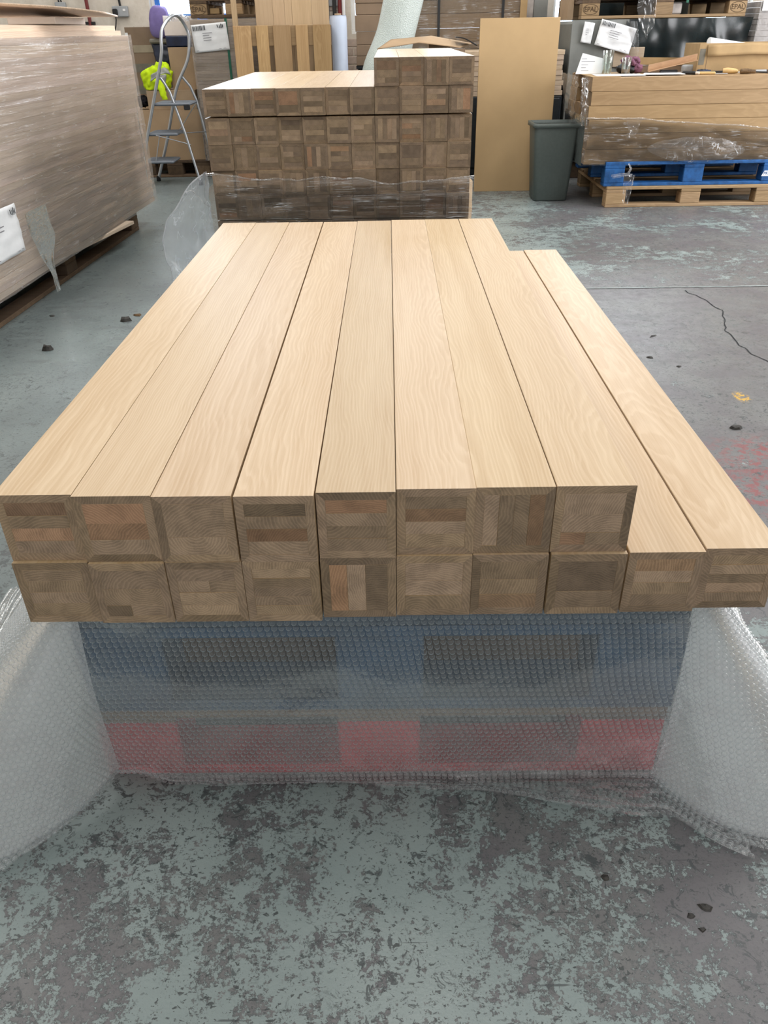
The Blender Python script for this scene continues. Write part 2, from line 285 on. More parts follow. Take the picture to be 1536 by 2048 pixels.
# ------------------------------------------------------------------ mesh helpers
class MB:
    def __init__(self): self.v = []; self.f = []; self.s = []
    def add(self, vs_, fs, smooth=False):
        o = len(self.v); self.v += [tuple(p) for p in vs_]
        for f in fs: self.f.append(tuple(i + o for i in f)); self.s.append(smooth)
        return self
    def convex(self, vs_, fs):
        vs_ = [Vector(p) for p in vs_]; c = sum(vs_, Vector()) / len(vs_); out = []
        for f in fs:
            a, b, d = vs_[f[0]], vs_[f[1]], vs_[f[2]]
            nrm = (b - a).cross(d - a); m = sum((vs_[i] for i in f), Vector()) / len(f)
            out.append(tuple(f) if nrm.dot(m - c) >= 0 else tuple(reversed(f)))
        return self.add(vs_, out)
    def box(self, x0, x1, y0, y1, z0, z1, b=0.0):
        if b <= 0:
            return self.convex([(x, y, z) for x in (x0, x1) for y in (y0, y1) for z in (z0, z1)],
                               [(0, 1, 3, 2), (4, 5, 7, 6), (0, 1, 5, 4), (2, 3, 7, 6), (0, 2, 6, 4), (1, 3, 7, 5)])
        b = min(b, abs(x1 - x0) * .45, abs(y1 - y0) * .45, abs(z1 - z0) * .45)
        L = ((x0, x1), (y0, y1), (z0, z1)); V = []; idx = {}
        for i in (0, 1):
            for j in (0, 1):
                for k in (0, 1):
                    cnr = [L[0][i], L[1][j], L[2][k]]; sg = [b if i == 0 else -b, b if j == 0 else -b, b if k == 0 else -b]
                    for a in range(3):
                        p = list(cnr)
                        for q in range(3):
                            if q != a: p[q] += sg[q]
                        idx[(i, j, k, a)] = len(V); V.append(p)
        F = []
        for a in range(3):
            for s in (0, 1):
                o = [q for q in range(3) if q != a]; ring = []
                for (u, w) in ((0, 0), (0, 1), (1, 1), (1, 0)):
                    t = [0, 0, 0]; t[a] = s; t[o[0]] = u; t[o[1]] = w; ring.append(idx[(*t, a)])
                F.append(tuple(ring))
        for a in range(3):
            o = [q for q in range(3) if q != a]
            for u in (0, 1):
                for w in (0, 1):
                    t0 = [0, 0, 0]; t1 = [0, 0, 0]; t0[a] = 0; t1[a] = 1
                    for t in (t0, t1): t[o[0]] = u; t[o[1]] = w
                    F.append((idx[(*t0, o[0])], idx[(*t1, o[0])], idx[(*t1, o[1])], idx[(*t0, o[1])]))
        for i in (0, 1):
            for j in (0, 1):
                for k in (0, 1): F.append(tuple(idx[(i, j, k, a)] for a in range(3)))
        return self.convex(V, F)
    def tube(self, pts, r, n=10, cap=True):
        pts = [Vector(p) for p in pts]; rr = r if isinstance(r, (list, tuple)) else [r] * len(pts); V = []; F = []
        ref = None
        for i, p in enumerate(pts):
            t = (pts[min(i + 1, len(pts) - 1)] - pts[max(i - 1, 0)]).normalized()
            if ref is None: ref = Vector((0, 0, 1)) if abs(t.z) < .9 else Vector((1, 0, 0))
            u = (ref - t * ref.dot(t)).normalized(); ref = u; w = t.cross(u)
            for k in range(n):
                a = 2 * PI * k / n; V.append(p + (u * math.cos(a) + w * math.sin(a)) * rr[i])
        for i in range(len(pts) - 1):
            for k in range(n): F.append((i * n + k, i * n + (k + 1) % n, (i + 1) * n + (k + 1) % n, (i + 1) * n + k))
        self.add(V, F, True)
        if cap: self.add(V[:n], [tuple(reversed(range(n)))]); self.add(V[-n:], [tuple(range(n))])
        return self
    def grid(self, fn, nu, nv, smooth=True, closed=False):
        V = [fn(i / nu, j / nv) for j in range(nv + 1) for i in range(nu + (0 if closed else 1))]; w = nu if closed else nu + 1
        F = [(j * w + i, j * w + (i + 1) % w, (j + 1) * w + (i + 1) % w, (j + 1) * w + i) for j in range(nv) for i in range(nu)]
        return self.add(V, F, smooth)
    def lathe(self, prof, n=20, smooth=True):
        V = [(r * math.cos(2 * PI * k / n), r * math.sin(2 * PI * k / n), z) for r, z in prof for k in range(n)]
        F = [(i * n + k, i * n + (k + 1) % n, (i + 1) * n + (k + 1) % n, (i + 1) * n + k) for i in range(len(prof) - 1) for k in range(n)]
        return self.add(V, F, smooth)
    def mesh(self, name, mat):
        me = bpy.data.meshes.new(name); me.from_pydata(self.v, [], self.f)
        me.polygons.foreach_set('use_smooth', self.s); me.materials.append(mat); me.update(); return me
    def build(self, name, mat, parent=None, loc=(0, 0, 0), rot=(0, 0, 0)):
        return place(name, self.mesh(name, mat), parent, loc, rot)

def place(name, me, parent=None, loc=(0, 0, 0), rot=(0, 0, 0)):
    o = bpy.data.objects.new(name, me); C.objects.link(o); o.location = loc; o.rotation_euler = rot
    if parent is not None: o.parent = parent
    return o
def tag(o, label, cat, group=None, kind=None):
    if label: o['label'] = label
    if cat: o['category'] = cat
    if group: o['group'] = group
    if kind: o['kind'] = kind
    return o
def thing(name, label, cat, loc=(0, 0, 0), rot=(0, 0, 0), group=None):
    o = bpy.data.objects.new(name, None); C.objects.link(o); o.location = loc; o.rotation_euler = rot; o.empty_display_size = 0.05
    return tag(o, label, cat, group)
def struct(o): o['kind'] = 'structure'; return o
def stuff(o): o['kind'] = 'stuff'; return o
def solid(o, t, off=0.0):
    m = o.modifiers.new('thickness', 'SOLIDIFY'); m.thickness = t; m.offset = off; return o
def bx(name, mat, parent, x0, x1, y0, y1, z0, z1, b=0.002): return MB().box(x0, x1, y0, y1, z0, z1, b).build(name, mat, parent)
def nz(x, y, z=0.0): return mnoise.noise(Vector((x, y, z)))
def text(name, s, size, mat, parent, loc, rot):
    cu = bpy.data.curves.new(name, 'FONT'); cu.body = s; cu.size = size; cu.align_x = 'CENTER'; cu.align_y = 'CENTER'; cu.extrude = 0.0006
    o = bpy.data.objects.new(name, cu); C.objects.link(o)
    me = bpy.data.meshes.new_from_object(o.evaluated_get(bpy.context.evaluated_depsgraph_get())); bpy.data.objects.remove(o)
    me.name = name; me.materials.clear(); me.materials.append(mat)
    return stuff(place(name, me, parent, loc, rot))
ORD = ['first', 'second', 'third', 'fourth', 'fifth', 'sixth', 'seventh', 'eighth', 'ninth', 'tenth', 'eleventh']

# ------------------------------------------------------------------ the setting
floor = struct(MB().grid(lambda u, v: (-4.4 + 9.2 * u, -3.0 + 12.2 * v, 0.0), 4, 4, False).build('floor', M['floor']))
def ribbon(pts, w):
    b = MB(); n = len(pts)
    def row(i):
        p = Vector((*pts[i], 0)); t = (Vector((*pts[min(i + 1, n - 1)], 0)) - Vector((*pts[max(i - 1, 0)], 0))).normalized(); s = Vector((-t.y, t.x, 0))
        ww = w * (0.6 + 0.8 * abs(nz(i * 1.3, 4.0))); return p + s * ww + Vector((0, 0, .0015)), p - s * ww + Vector((0, 0, .0015))
    V = []
    for i in range(n): V += row(i)
    b.add(V, [(2 * i + 1, 2 * i + 3, 2 * i + 2, 2 * i) for i in range(n - 1)]); return b
def wander(pts, amp, k=10, seed=0.0):
    out = []
    for i in range(len(pts) - 1):
        for j in range(k):
            t = j / k; x = pts[i][0] * (1 - t) + pts[i + 1][0] * t; y = pts[i][1] * (1 - t) + pts[i + 1][1] * t
            out.append((x + amp * nz(x * 14, y * 14, seed), y + amp * nz(x * 14, y * 14, seed + 9)))
    return out + [pts[-1]]
ribbon(wander([(0.5, 4.01), (1.03, 4.01), (1.95, 4.01), (4.5, 4.02)], .008, 20), .008).build('joint', M['joint'], floor)
ribbon(wander([(0.5, 3.995), (1.03, 3.995), (1.95, 3.995), (4.5, 4.0)], .006, 20, 3.0), .0016).build('joint', M['crack'], floor)
ribbon(wander([(1.50, 3.95), (1.53, 3.87), (1.545, 3.78), (1.57, 3.62), (1.49, 3.34), (1.461, 3.149), (1.511, 2.945), (1.6, 2.6)], .02, 10, 5.0), .0035).build('crack', M['crack'], floor)
ribbon(wander([(-0.575, 0.925), (-0.60, 0.87), (-0.615, 0.80)], .010, 10, 7.0), .0010).build('crack', M['crack'], floor)

def wall_with_holes(name, xs, zs, holes, y0, y1, mat):
    """one connected skin: front face, back face and the reveals of the openings"""
    V = []; ids = {}
    def vid(i, j, k):
        if (i, j, k) not in ids: ids[(i, j, k)] = len(V); V.append((xs[i], (y0, y1)[k], zs[j]))
        return ids[(i, j, k)]
    solidc = {(i, j) for i in range(len(xs) - 1) for j in range(len(zs) - 1)
              if not any(h[0] < (xs[i] + xs[i + 1]) / 2 < h[1] and h[2] < (zs[j] + zs[j + 1]) / 2 < h[3] for h in holes)}
    F = []
    for (i, j) in solidc:
        F.append((vid(i, j, 0), vid(i + 1, j, 0), vid(i + 1, j + 1, 0), vid(i, j + 1, 0)))
        F.append((vid(i, j, 1), vid(i, j + 1, 1), vid(i + 1, j + 1, 1), vid(i + 1, j, 1)))
        for (di, dj, a, b) in ((-1, 0, (i, j), (i, j + 1)), (1, 0, (i + 1, j + 1), (i + 1, j)), (0, -1, (i + 1, j), (i, j)), (0, 1, (i, j + 1), (i + 1, j + 1))):
            if (i + di, j + dj) not in solidc: F.append((vid(*a, 0), vid(*b, 0), vid(*b, 1), vid(*a, 1)))
    return struct(MB().add(V, F).build(name, mat))
HOLES = [(-2.33, -1.24, 1.225, 2.5), (-0.36, 0.95, 1.12, 2.5), (1.62, 3.55, 1.13, 2.5)]
xs = sorted({-4.4, 4.8, *(h[0] for h in HOLES), *(h[1] for h in HOLES)}); zs = sorted({0, 4.2, 2.5, 1.225, 1.12, 1.13})
wall_with_holes('wall_back', xs, zs, HOLES, 9.0, 9.22, M['wall'])
struct(MB().box(-4.5, -4.4, -3, 9.2, 0, 4.2).build('wall_left', M['wall']))
struct(MB().box(4.8, 4.9, -3, 9.2, 0, 4.2).build('wall_right', M['wall']))
struct(MB().box(-4.5, 4.9, -3.1, -3.0, 0, 4.2).build('wall_front', M['wall']))
struct(MB().box(-4.5, 4.9, -3.1, 9.2, 4.2, 4.3).build('ceiling', M['ceiling']))
for wi, (x0, x1, z0, z1) in enumerate(HOLES):
    w = struct(thing('window_%d' % (wi + 1), None, None, ((x0 + x1) / 2, 9.12, z0))); hw = (x1 - x0) / 2; h = z1 - z0; fw_ = 0.035
    bx('window_frame', M['white'], w, -hw, hw, -.03, .03, 0, fw_); bx('window_frame', M['white'], w, -hw, hw, -.03, .03, h - fw_, h)
    bx('window_frame', M['white'], w, -hw, -hw + fw_, -.03, .03, fw_, h - fw_); bx('window_frame', M['white'], w, hw - fw_, hw, -.03, .03, fw_, h - fw_)
    nm = 2
    for k in range(1, nm): bx('mullion', M['white'], w, -hw + k * 2 * hw / nm - .02, -hw + k * 2 * hw / nm + .02, -.025, .025, fw_, h - fw_)
    for k in range(nm):
        a = -hw + k * 2 * hw / nm + .02 + (fw_ - .02 if k == 0 else 0); b = -hw + (k + 1) * 2 * hw / nm - .02 - (fw_ - .02 if k == nm - 1 else 0)
        bx('pane', M['pane'], w, a, b, -.004, .004, fw_, h - fw_, 0)
    if wi == 0:   # blue protective film round the glass
        bx('protective_film', M['bluetape'], w, -hw + fw_, -hw + fw_ + .05, -.04, -.032, fw_, h - fw_, 0)
        bx('protective_film', M['bluetape'], w, -hw + fw_ + .05, hw - fw_, -.04, -.032, fw_, fw_ + .055, 0)
        bx('protective_film', M['bluetape'], w, -.03, .05, -.04, -.032, fw_ + .055, h - fw_, 0)
        bx('protective_film', M['bluetape'], w, hw - .16, hw - .10, -.04, -.032, fw_ + .055, h - fw_, 0)
# painted bricks where the wall shows its courses
wallo = bpy.data.objects['wall_back']
bm_ = MB().box(-.1085, .1085, -.006, .01, -.0335, .0335, .004).mesh('brick', M['brick'])
for r_ in range(9):
    for c_ in range(4):
        xx = -0.80 + c_ * .227 + (.113 if r_ % 2 else 0); zz = .745 + r_ * .0755
        if xx + .11 > -0.37 and zz + .034 > 1.10: continue
        place('brick', bm_, wallo, (xx, 9.0 + .002 * nz(xx * 9, zz * 9), zz))

# wall services
t = thing('pipe', 'thin red pipe running up the cream wall behind the wrapped boards', 'pipe', (-2.927, 8.955, 1.22))
MB().tube([(0, 0, 0), (0, 0, 1.4)], .017, 12).build('tube', M['redpipe'], t); bx('pipe_clip', M['rubber'], t, -.045, .04, -.012, .04, .02, .045)
t = thing('pipe', 'short red pipe lying level across the wall beside the tall carton', 'pipe', (-2.75, 8.96, 1.02))
MB().tube([(0, 0, 0), (.52, 0, 0)], .016, 12).build('tube', M['redpipe'], t); bx('pipe_clip', M['rubber'], t, .1, .13, -.01, .038, -.03, .03)
t = thing('pipe', 'white and red upright pipe on the brick wall beside the foam roll', 'pipe', (-.43, 8.94, 0.0))
MB().tube([(0, 0, 0.02), (0, 0, 2.4)], .014, 12).build('tube', M['white'], t); MB().tube([(-.035, .02, 0.02), (-.035, .02, 2.4)], .02, 12).build('tube', M['redpipe'], t)
t = thing('socket', 'grey metal double wall socket with a black plug in it', 'socket', (-2.615, 8.975, 1.345))
bx('back_box', M['greymetal'], t, -.075, .075, -.022, .023, -.045, .045, .006); bx('switch', M['white'], t, .03, .055, -.027, -.022, .0, .02)
pl = bx('plug', M['rubber'], t, -.068, -.02, -.05, -.022, -.032, .022, .008)
MB().tube([(-.045, -.036, -.03), (-.045, -.04, -.07), (-.06, -.035, -.12), (-.085, -.02, -.17), (-.10, -.01, -.26)], .006, 8).build('lead', M['rubber'], pl)
MB().tube([(.005, 0, .045), (.0, 0, .12), (.0, 0, .3)], .011, 8).build('conduit', M['rubber'], t)
t = thing('socket', 'small grey wall switch box with black cables above the wrapped boards', 'socket', (-3.19, 8.975, 1.40))
bx('back_box', M['greymetal'], t, -.05, .05, -.022, .023, -.045, .03, .005)
for dx_ in (-.012, .012): MB().tube([(dx_, -.0, .03), (dx_ - .01, 0, .12), (dx_ - .03, 0, .3)], .007, 8).build('lead', M['rubber'], t)

# ------------------------------------------------------------------ glued oak beams
W = 0.0552; TV = 0.0125
LAY = [[(0, 1, k / 4, (k + 1) / 4) for k in range(4)], [(0, 1, 0, .3), (0, 1, .3, .62), (0, 1, .62, 1)], [(0, 1, k / 5, (k + 1) / 5) for k in range(5)],
       [(k / 4, (k + 1) / 4, 0, 1) for k in range(4)], [(0, .42, 0, .24), (.42, 1, 0, .24), (0, 1, .24, .6), (0, 1, .6, 1)],
       [(0, 1, 0, .22), (0, 1, .22, .5), (0, .55, .5, .75), (.55, 1, .5, .75), (0, 1, .75, 1)], [(0, 1, 0, .36), (0, 1, .36, 1)],
       [(0, .3, 0, 1), (.3, .62, 0, 1), (.62, 1, 0, 1)], [(0, 1, 0, .27), (0, 1, .27, .52), (0, 1, .52, .76), (0, 1, .76, 1)]]
cache = {}
def face_mesh(L):
    if ('f', L) not in cache:
        c = .0007; a = W; i = W - TV
        sec = [(-a + c, a), (a - c, a), (a - c * .5, a - c * .5), (i + .0001, i), (-i - .0001, i), (-a + c * .5, a - c * .5)]; n = 6
        V = [(x, y, z) for y in (-L / 2, L / 2) for x, z in sec]
        F = [tuple(range(n)), tuple(range(n, 2 * n))] + [(k, (k + 1) % n, n + (k + 1) % n, n + k) for k in range(n)]
        cache[('f', L)] = MB().convex(V, F).mesh('face_panel', M['oak_face'])
    return cache[('f', L)]
def core_mesh(lay, k, L):
    key = ('c', lay, k, L)
    if key not in cache:
        x0, x1, z0, z1 = LAY[lay][k]; s = 2 * (W - TV); o = -(W - TV); gp = .00014; d = random.uniform(-.0004, .0007)
        cache[key] = MB().box(o + s * x0 + gp, o + s * x1 - gp, -L / 2 + d, L / 2 - abs(d), o + s * z0 + gp, o + s * z1 - gp, .0002).mesh('core_lamella', M['oak_core'])
    return cache[key]
def beam(label, group, x, yf, zc, L, rz=0.0, lay=0):
    t = thing('oak_timber', label, 'beam', (x, yf + L / 2, zc - W), (0, 0, rz), group); fm = face_mesh(L)
    for k in range(4): place('face_panel', fm, t, (0, 0, W), (0, k * PI / 2, 0))
    for k in range(len(LAY[lay])): place('core_lamella', core_mesh(lay, k, L), t, (0, 0, W))
    return t
# front stack
TOPX = [-.5565, -.4452, -.3336, -.2198, -.1079, .0040, .1146, .2268]; TOPY = [.9125, .907, .904, .902, .910, .917, .919, .920]
BOTX = [-.5565, -.4435, -.332, -.2205, -.1075, .0035, .1145, .228, .3425, .4565]; BOTY = [.9055, .902, .903, .9025, .9105, .9135, .9145, .9135, .9165, .9245]
LT = [0, 1, 6, 8, 0, 8, 3, 4]; LB = [8, 4, 5, 2, 7, 1, 1, 6, 0, 2]
for i, (x, y) in enumerate(zip(TOPX, TOPY)):
    beam('pale oak beam, %s from the left in the upper layer of the front stack' % ORD[i], 'oak beams of the front stack', x + W + .0004, y, .6200 - W, 1.768, random.uniform(-.0006, .0006), LT[i])
for i, (x, y) in enumerate(zip(BOTX, BOTY)):
    beam('pale oak beam, %s from the left in the lower layer of the front stack' % ORD[i], 'oak beams of the front stack', x + W + .0004, y, .6200 - .1108 - W, 1.79, random.uniform(-.0006, .0006), LB[i])
# rear stack
P2 = .1116; XL = -.846; LR = 1.66
rowtop = [1.0525, .9405, .8225, .7110, .5995, .4880, .3720, .2600]
rowname = ['topmost', 'second', 'third', 'fourth', 'fifth', 'sixth', 'seventh', 'bottom']
for r_, zt in enumerate(rowtop):
    for c_ in range(11):
        if r_ == 0 and c_ < 7: continue
        jx = random.uniform(-.0005, .0005); jy = random.uniform(-.010, .008) + (.0 if r_ < 2 else .006)
        lb = 'oak beam, %s from the left in the %s row of the rear stack' % (ORD[c_], rowname[r_])
        if r_ == 0: lb = 'oak beam, %s of the four raised on top of the rear stack' % ORD[c_ - 7]
        beam(lb, 'oak beams of the rear stack', XL + (c_ + .5) * P2 + jx, 3.945 + jy, zt - W, LR, 0.0, random.randrange(9))

# ------------------------------------------------------------------ pallets
def pallet(label, loc, rot, W_, D, mats, bb=.022, bl=.078, st=.022, dk=.022, nd=5, blw=(.145, .10, .145), group='wooden pallets', runners='x', extra_deck=True):
    """front face towards -Y; three runners along Y, nine blocks, three stringers, deck boards"""
    mb_, mk, ms, md = mats; t = thing('pallet', label, 'pallet', loc, rot, group); z = 0.0
    ys = (-D / 2, -.0725, D / 2 - .1); xs_ = (-W_ / 2, -.0725, W_ / 2 - .145); out = {}
    for y in ys: bx('bottom_board', mb_, t, -W_ / 2, W_ / 2, y, y + .1, 0, bb, .003)
    for iy, y in enumerate(ys):
        for ix, x in enumerate(xs_): out[(ix, iy)] = bx('block', mk, t, x, x + .145, y, y + .1, bb, bb + bl, .004)
    for x in xs_: bx('stringer_board', ms, t, x, x + .145, -D / 2, D / 2, bb + bl, bb + bl + st, .003)
    wd = (D - .04 * (nd - 1)) / nd
    for k in range(nd): bx('deck_board', md, t, -W_ / 2, W_ / 2, -D / 2 + k * (wd + .04), -D / 2 + k * (wd + .04) + wd, bb + bl + st, bb + bl + st + dk, .003)
    return t, out
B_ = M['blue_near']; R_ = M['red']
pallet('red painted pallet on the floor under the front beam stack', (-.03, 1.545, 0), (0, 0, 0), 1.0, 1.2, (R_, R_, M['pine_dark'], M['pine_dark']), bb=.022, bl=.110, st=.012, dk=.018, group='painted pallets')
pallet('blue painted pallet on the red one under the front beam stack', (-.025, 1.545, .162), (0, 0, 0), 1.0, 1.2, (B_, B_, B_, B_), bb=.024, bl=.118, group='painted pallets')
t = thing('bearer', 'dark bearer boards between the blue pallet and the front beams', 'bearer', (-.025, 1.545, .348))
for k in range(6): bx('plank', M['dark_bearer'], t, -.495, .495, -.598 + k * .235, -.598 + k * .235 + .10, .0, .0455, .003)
D_ = M['pine_dark']
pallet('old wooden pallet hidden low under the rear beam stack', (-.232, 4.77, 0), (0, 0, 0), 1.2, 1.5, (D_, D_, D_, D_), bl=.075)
pallet('blue pallet under the film-wrapped oak beams on the right', (2.23, 6.62, .144), (0, 0, 0), 1.30, 1.0, (M['blue'],) * 4, bb=.022, bl=.100, group='painted pallets')
pallet('bare wooden pallet on the floor beneath the right-hand blue pallet', (2.23, 6.60, 0), (0, 0, 0), 1.25, 1.0, (M['pine'], M['pine'], M['pine'], M['pine']))
BP = bpy.data.objects
# ------------------------------------------------------------------ bubble wrap skirt
HT = .3945
def plan():
    pts = []
    xl, xr, yf, rc = -.548, .512, .928, .05
    for k in range(16): pts.append((Vector((xl, 1.50 - (1.50 - yf - rc) * k / 16)), Vector((-1, 0))))
    for k in range(9): a = PI + k / 8 * PI / 2; pts.append((Vector((xl + rc + rc * math.cos(a), yf + rc + rc * math.sin(a))), Vector((math.cos(a), math.sin(a)))))
    for k in range(1, 60): pts.append((Vector((xl + rc + (xr - xl - 2 * rc) * k / 60, yf)), Vector((0, -1))))
    for k in range(9): a = 1.5 * PI + k / 8 * PI / 2; pts.append((Vector((xr - rc + rc * math.cos(a), yf + rc + rc * math.sin(a))), Vector((math.cos(a), math.sin(a)))))
    for k in range(1, 17): pts.append((Vector((xr, yf + rc + (1.50 - yf - rc) * k / 16)), Vector((1, 0))))
    return pts
PLAN = plan()
def sstep(a, b, x): t_ = min(1, max(0, (x - a) / (b - a))); return t_ * t_ * (3 - 2 * t_)
def hem(x, nx):
    if nx < -.5: return .05
    if nx > .5: return .03
    e = .016 + .010 * math.sin(x * 9) + .075 * sstep(.12, .48, x) - .022 * sstep(-.30, -.42, x)
    return max(.002, e + .05 * sstep(.3, .9, -nx) - .03 * sstep(.3, .9, nx))
def skirt(i, v):
    """i: plan sample (float), v: 0 at the top, 1 at the floor, 1..2 lying on the floor"""
    a = int(min(max(i, 0), len(PLAN) - 1.001)); f = i - a
    b = PLAN[a][0].lerp(PLAN[a + 1][0], f); n = PLAN[a][1].lerp(PLAN[a + 1][1], f).normalized()
    sl = sstep(.05, .95, -n.x); sr = sstep(.05, .95, n.x); vv = min(v, 1.0)
    F = .012 * math.sin(vv * PI * .9) * (1 - sl - sr) + sl * (.07 * (1 - (1 - vv) ** 3) + .27 * vv ** 1.1) + sr * (.055 * (1 - (1 - vv) ** 3) + .20 * vv ** 1.2)
    rip = .007 * vv * (sl + sr) * math.sin(b.y * 21 + vv * 2.0) + .0035 * nz(b.x * 9, v * 5, b.y * 9)
    z = HT * (1 - vv) + .004
    if v > 1: F += (v - 1) * hem(b.x, n.x); z = .004 + .004 * (1 + nz(b.x * 25, v * 7, b.y * 25))
    lift = sstep(.9, 1.0, v) * .03 * sstep(-.40, -.47, b.x) * sstep(-.56, -.5, b.x) * (1 - sl)
    p = b + n * (F + rip)
    return Vector((p.x, p.y, max(.003, z + lift)))
NI = len(PLAN) - 1
wrap = MB().grid(lambda u, v: skirt(u * NI, v * 2.0), 220, 60).build('bubble_wrap', M['bubble_sheet'])
tag(wrap, 'clear bubble wrap sheet draped over the pallets under the front beams', 'bubble wrap')
dome = []; RB = .0049; HB = .0042; NS = 9
for j in range(3):
    rr, hh = ((RB, 0), (RB * .84, HB * .78), (RB * .55, HB))[j]
    for k in range(NS): dome.append((rr * math.cos(2 * PI * k / NS), rr * math.sin(2 * PI * k / NS), hh))
dfc = [(j * NS + k, j * NS + (k + 1) % NS, (j + 1) * NS + (k + 1) % NS, (j + 1) * NS + k) for j in range(2) for k in range(NS)] + [tuple(range(2 * NS, 3 * NS))]
BV = []; BF = []
rowv = [k * .0098 / HT for k in range(int(HT / .0098) + 1)]; rowi = 0
def walk(v, phase, pitch=.0113):
    dens = 3; prev = skirt(0, v); acc = phase; out = []
    for k in range(1, NI * dens + 1):
        q = skirt(k / dens, v); d = (q - prev).length
        if d > 1e-9:
            while acc <= d: out.append((k - 1 + acc / d) / dens); acc += pitch
            acc -= d
        prev = q
    return out
v = .012; rows = []
while v < 1.0: rows.append(v); v += .0097 / HT
for e in range(1, 9): rows.append(1 + e * .115)
for rn, v in enumerate(rows):
    for i in walk(v, .0056 * (rn % 2) + .002):
        if v > 1:
            a = int(min(i, NI - 1)); hx = hem(PLAN[a][0].x, PLAN[a][1].x)
            if hx < .008 * 1 or (rn % max(1, round(.0097 / max(.0005, hx * .115)))) != 0: continue
        p = skirt(i, v); du = skirt(min(NI, i + .05), v) - skirt(max(0, i - .05), v); dv = skirt(i, v + .01) - skirt(i, v - .01)
        if du.length < 1e-9 or dv.length < 1e-9: continue
        du.normalize(); nn = dv.cross(du).normalized()
        if v <= 1 and nn.dot(Vector((PLAN[int(min(i, NI - 1))][1].x, PLAN[int(min(i, NI - 1))][1].y, .3))) < 0: nn = -nn
        if v > 1: nn = Vector((0, 0, 1))
        w2 = nn.cross(du); jt = 1 + .12 * nz(p.x * 300, p.y * 300, p.z * 300); o = len(BV)
        for (x, y, z) in dome: BV.append(p + du * (x * jt) + w2 * (y * jt) + nn * (z * jt))
        for f in dfc: BF.append(tuple(q + o for q in f))
bub = MB(); bub.v = [tuple(p) for p in BV]; bub.f = BF; bub.s = [True] * len(BF)
stuff(bub.build('bubble', M['bubble'], wrap))
M['bubble_veil'] = film('bubble_film_veil', 0.58, 0.16, (60, 60, 60), streak=0.0, tint=(0.95, 0.98, 1.0), rough=0.25, bdist=0.002)  # added inner layer; its pale veil puts lit whiteness into the side flares
def veil_skin(lo_, hi_):
    def fn(u, v):
        i = lo_ + (hi_ - lo_) * u; a = int(min(i, NI - 1)); n = PLAN[a][1]; p = skirt(i, v * 1.0); return (p.x - n.x * .010, p.y - n.y * .010, p.z)
    return fn
MB().grid(veil_skin(0, 23.6), 60, 40).build('veil_layer', M['bubble_veil'], wrap); MB().grid(veil_skin(NI - 23.6, NI), 60, 40).build('veil_layer', M['bubble_veil'], wrap)

# ------------------------------------------------------------------ film round the rear stack
t = thing('stretch_film', 'torn clear stretch film loose round the foot of the rear beam stack', 'film', (0, 3.93, 0))
def ff(u, v):
    x = -.865 + 1.265 * u; top = .575 + .03 * math.sin(u * 5 + 1) + .02 * nz(u * 8, 3) - .03 * sstep(.3, .05, abs(u - .22))
    z = .02 + (top - .02) * v
    return (x, -.006 - .010 * (.5 + nz(x * 5, z * 9)) - (.012 * abs(nz(x * 3, 7, z * 16))), z)
MB().grid(ff, 90, 44).build('film_band', M['film_x'], t)
def roll(u, v):   # rolled, gathered upper edge
    x = -.865 + 1.265 * u; top = .575 + .03 * math.sin(u * 5 + 1) + .02 * nz(u * 8, 3) - .03 * sstep(.3, .05, abs(u - .22))
    a = v * 2 * PI; r_ = .0035 + .003 * nz(u * 22, 1); return (x, -.018 + r_ * math.cos(a), top + r_ * 1.2 * math.sin(a) + .004 * nz(u * 40, 2))
MB().grid(roll, 120, 7).build('film_edge', M['film_loose'], t)
def flap(u, v):   # loose flap bellying out on the left
    ztop = .60; z = ztop - .50 * v; belly = .245 * math.sin(min(1, v * 1.15) * PI * .62) ** 0.9
    x = -.868 - belly * u - .012 * nz(u * 5, v * 6) ; return (x, .02 - .10 * u + .09 * math.sin(u * 2.6) * v + .03 * nz(u * 4, v * 5, 3), z + .02 * u * nz(v * 5, u * 3))
fp_ = MB().grid(flap, 26, 34).build('film_flap', M['film_flap'], t)
MB().tube([flap(1.0, k / 30) for k in range(31)], [.0028 + .002 * abs(nz(k * .7, 3)) for k in range(31)], 6).build('film_hem', M['film_hem'], fp_)
for q in (.25, .5, .78): MB().tube([flap(k / 12, q + .10 * math.sin(k * .25 + q * 9)) for k in range(13)], .0012, 5).build('film_crease', M['white'], fp_) if q == .25 else None
def sidef(u, v): return (-.862 - .012 * abs(nz(u * 9, v * 7)), .0 + 1.5 * u, .03 + .5 * v)
MB().grid(sidef, 40, 20).build('film_band', M['film_x'], t)
def sider(u, v): return (.394 + .012 * abs(nz(u * 9, v * 7, 4)), .0 + 1.5 * u, .03 + .5 * v)
MB().grid(sider, 40, 20).build('film_band', M['film_x'], t)

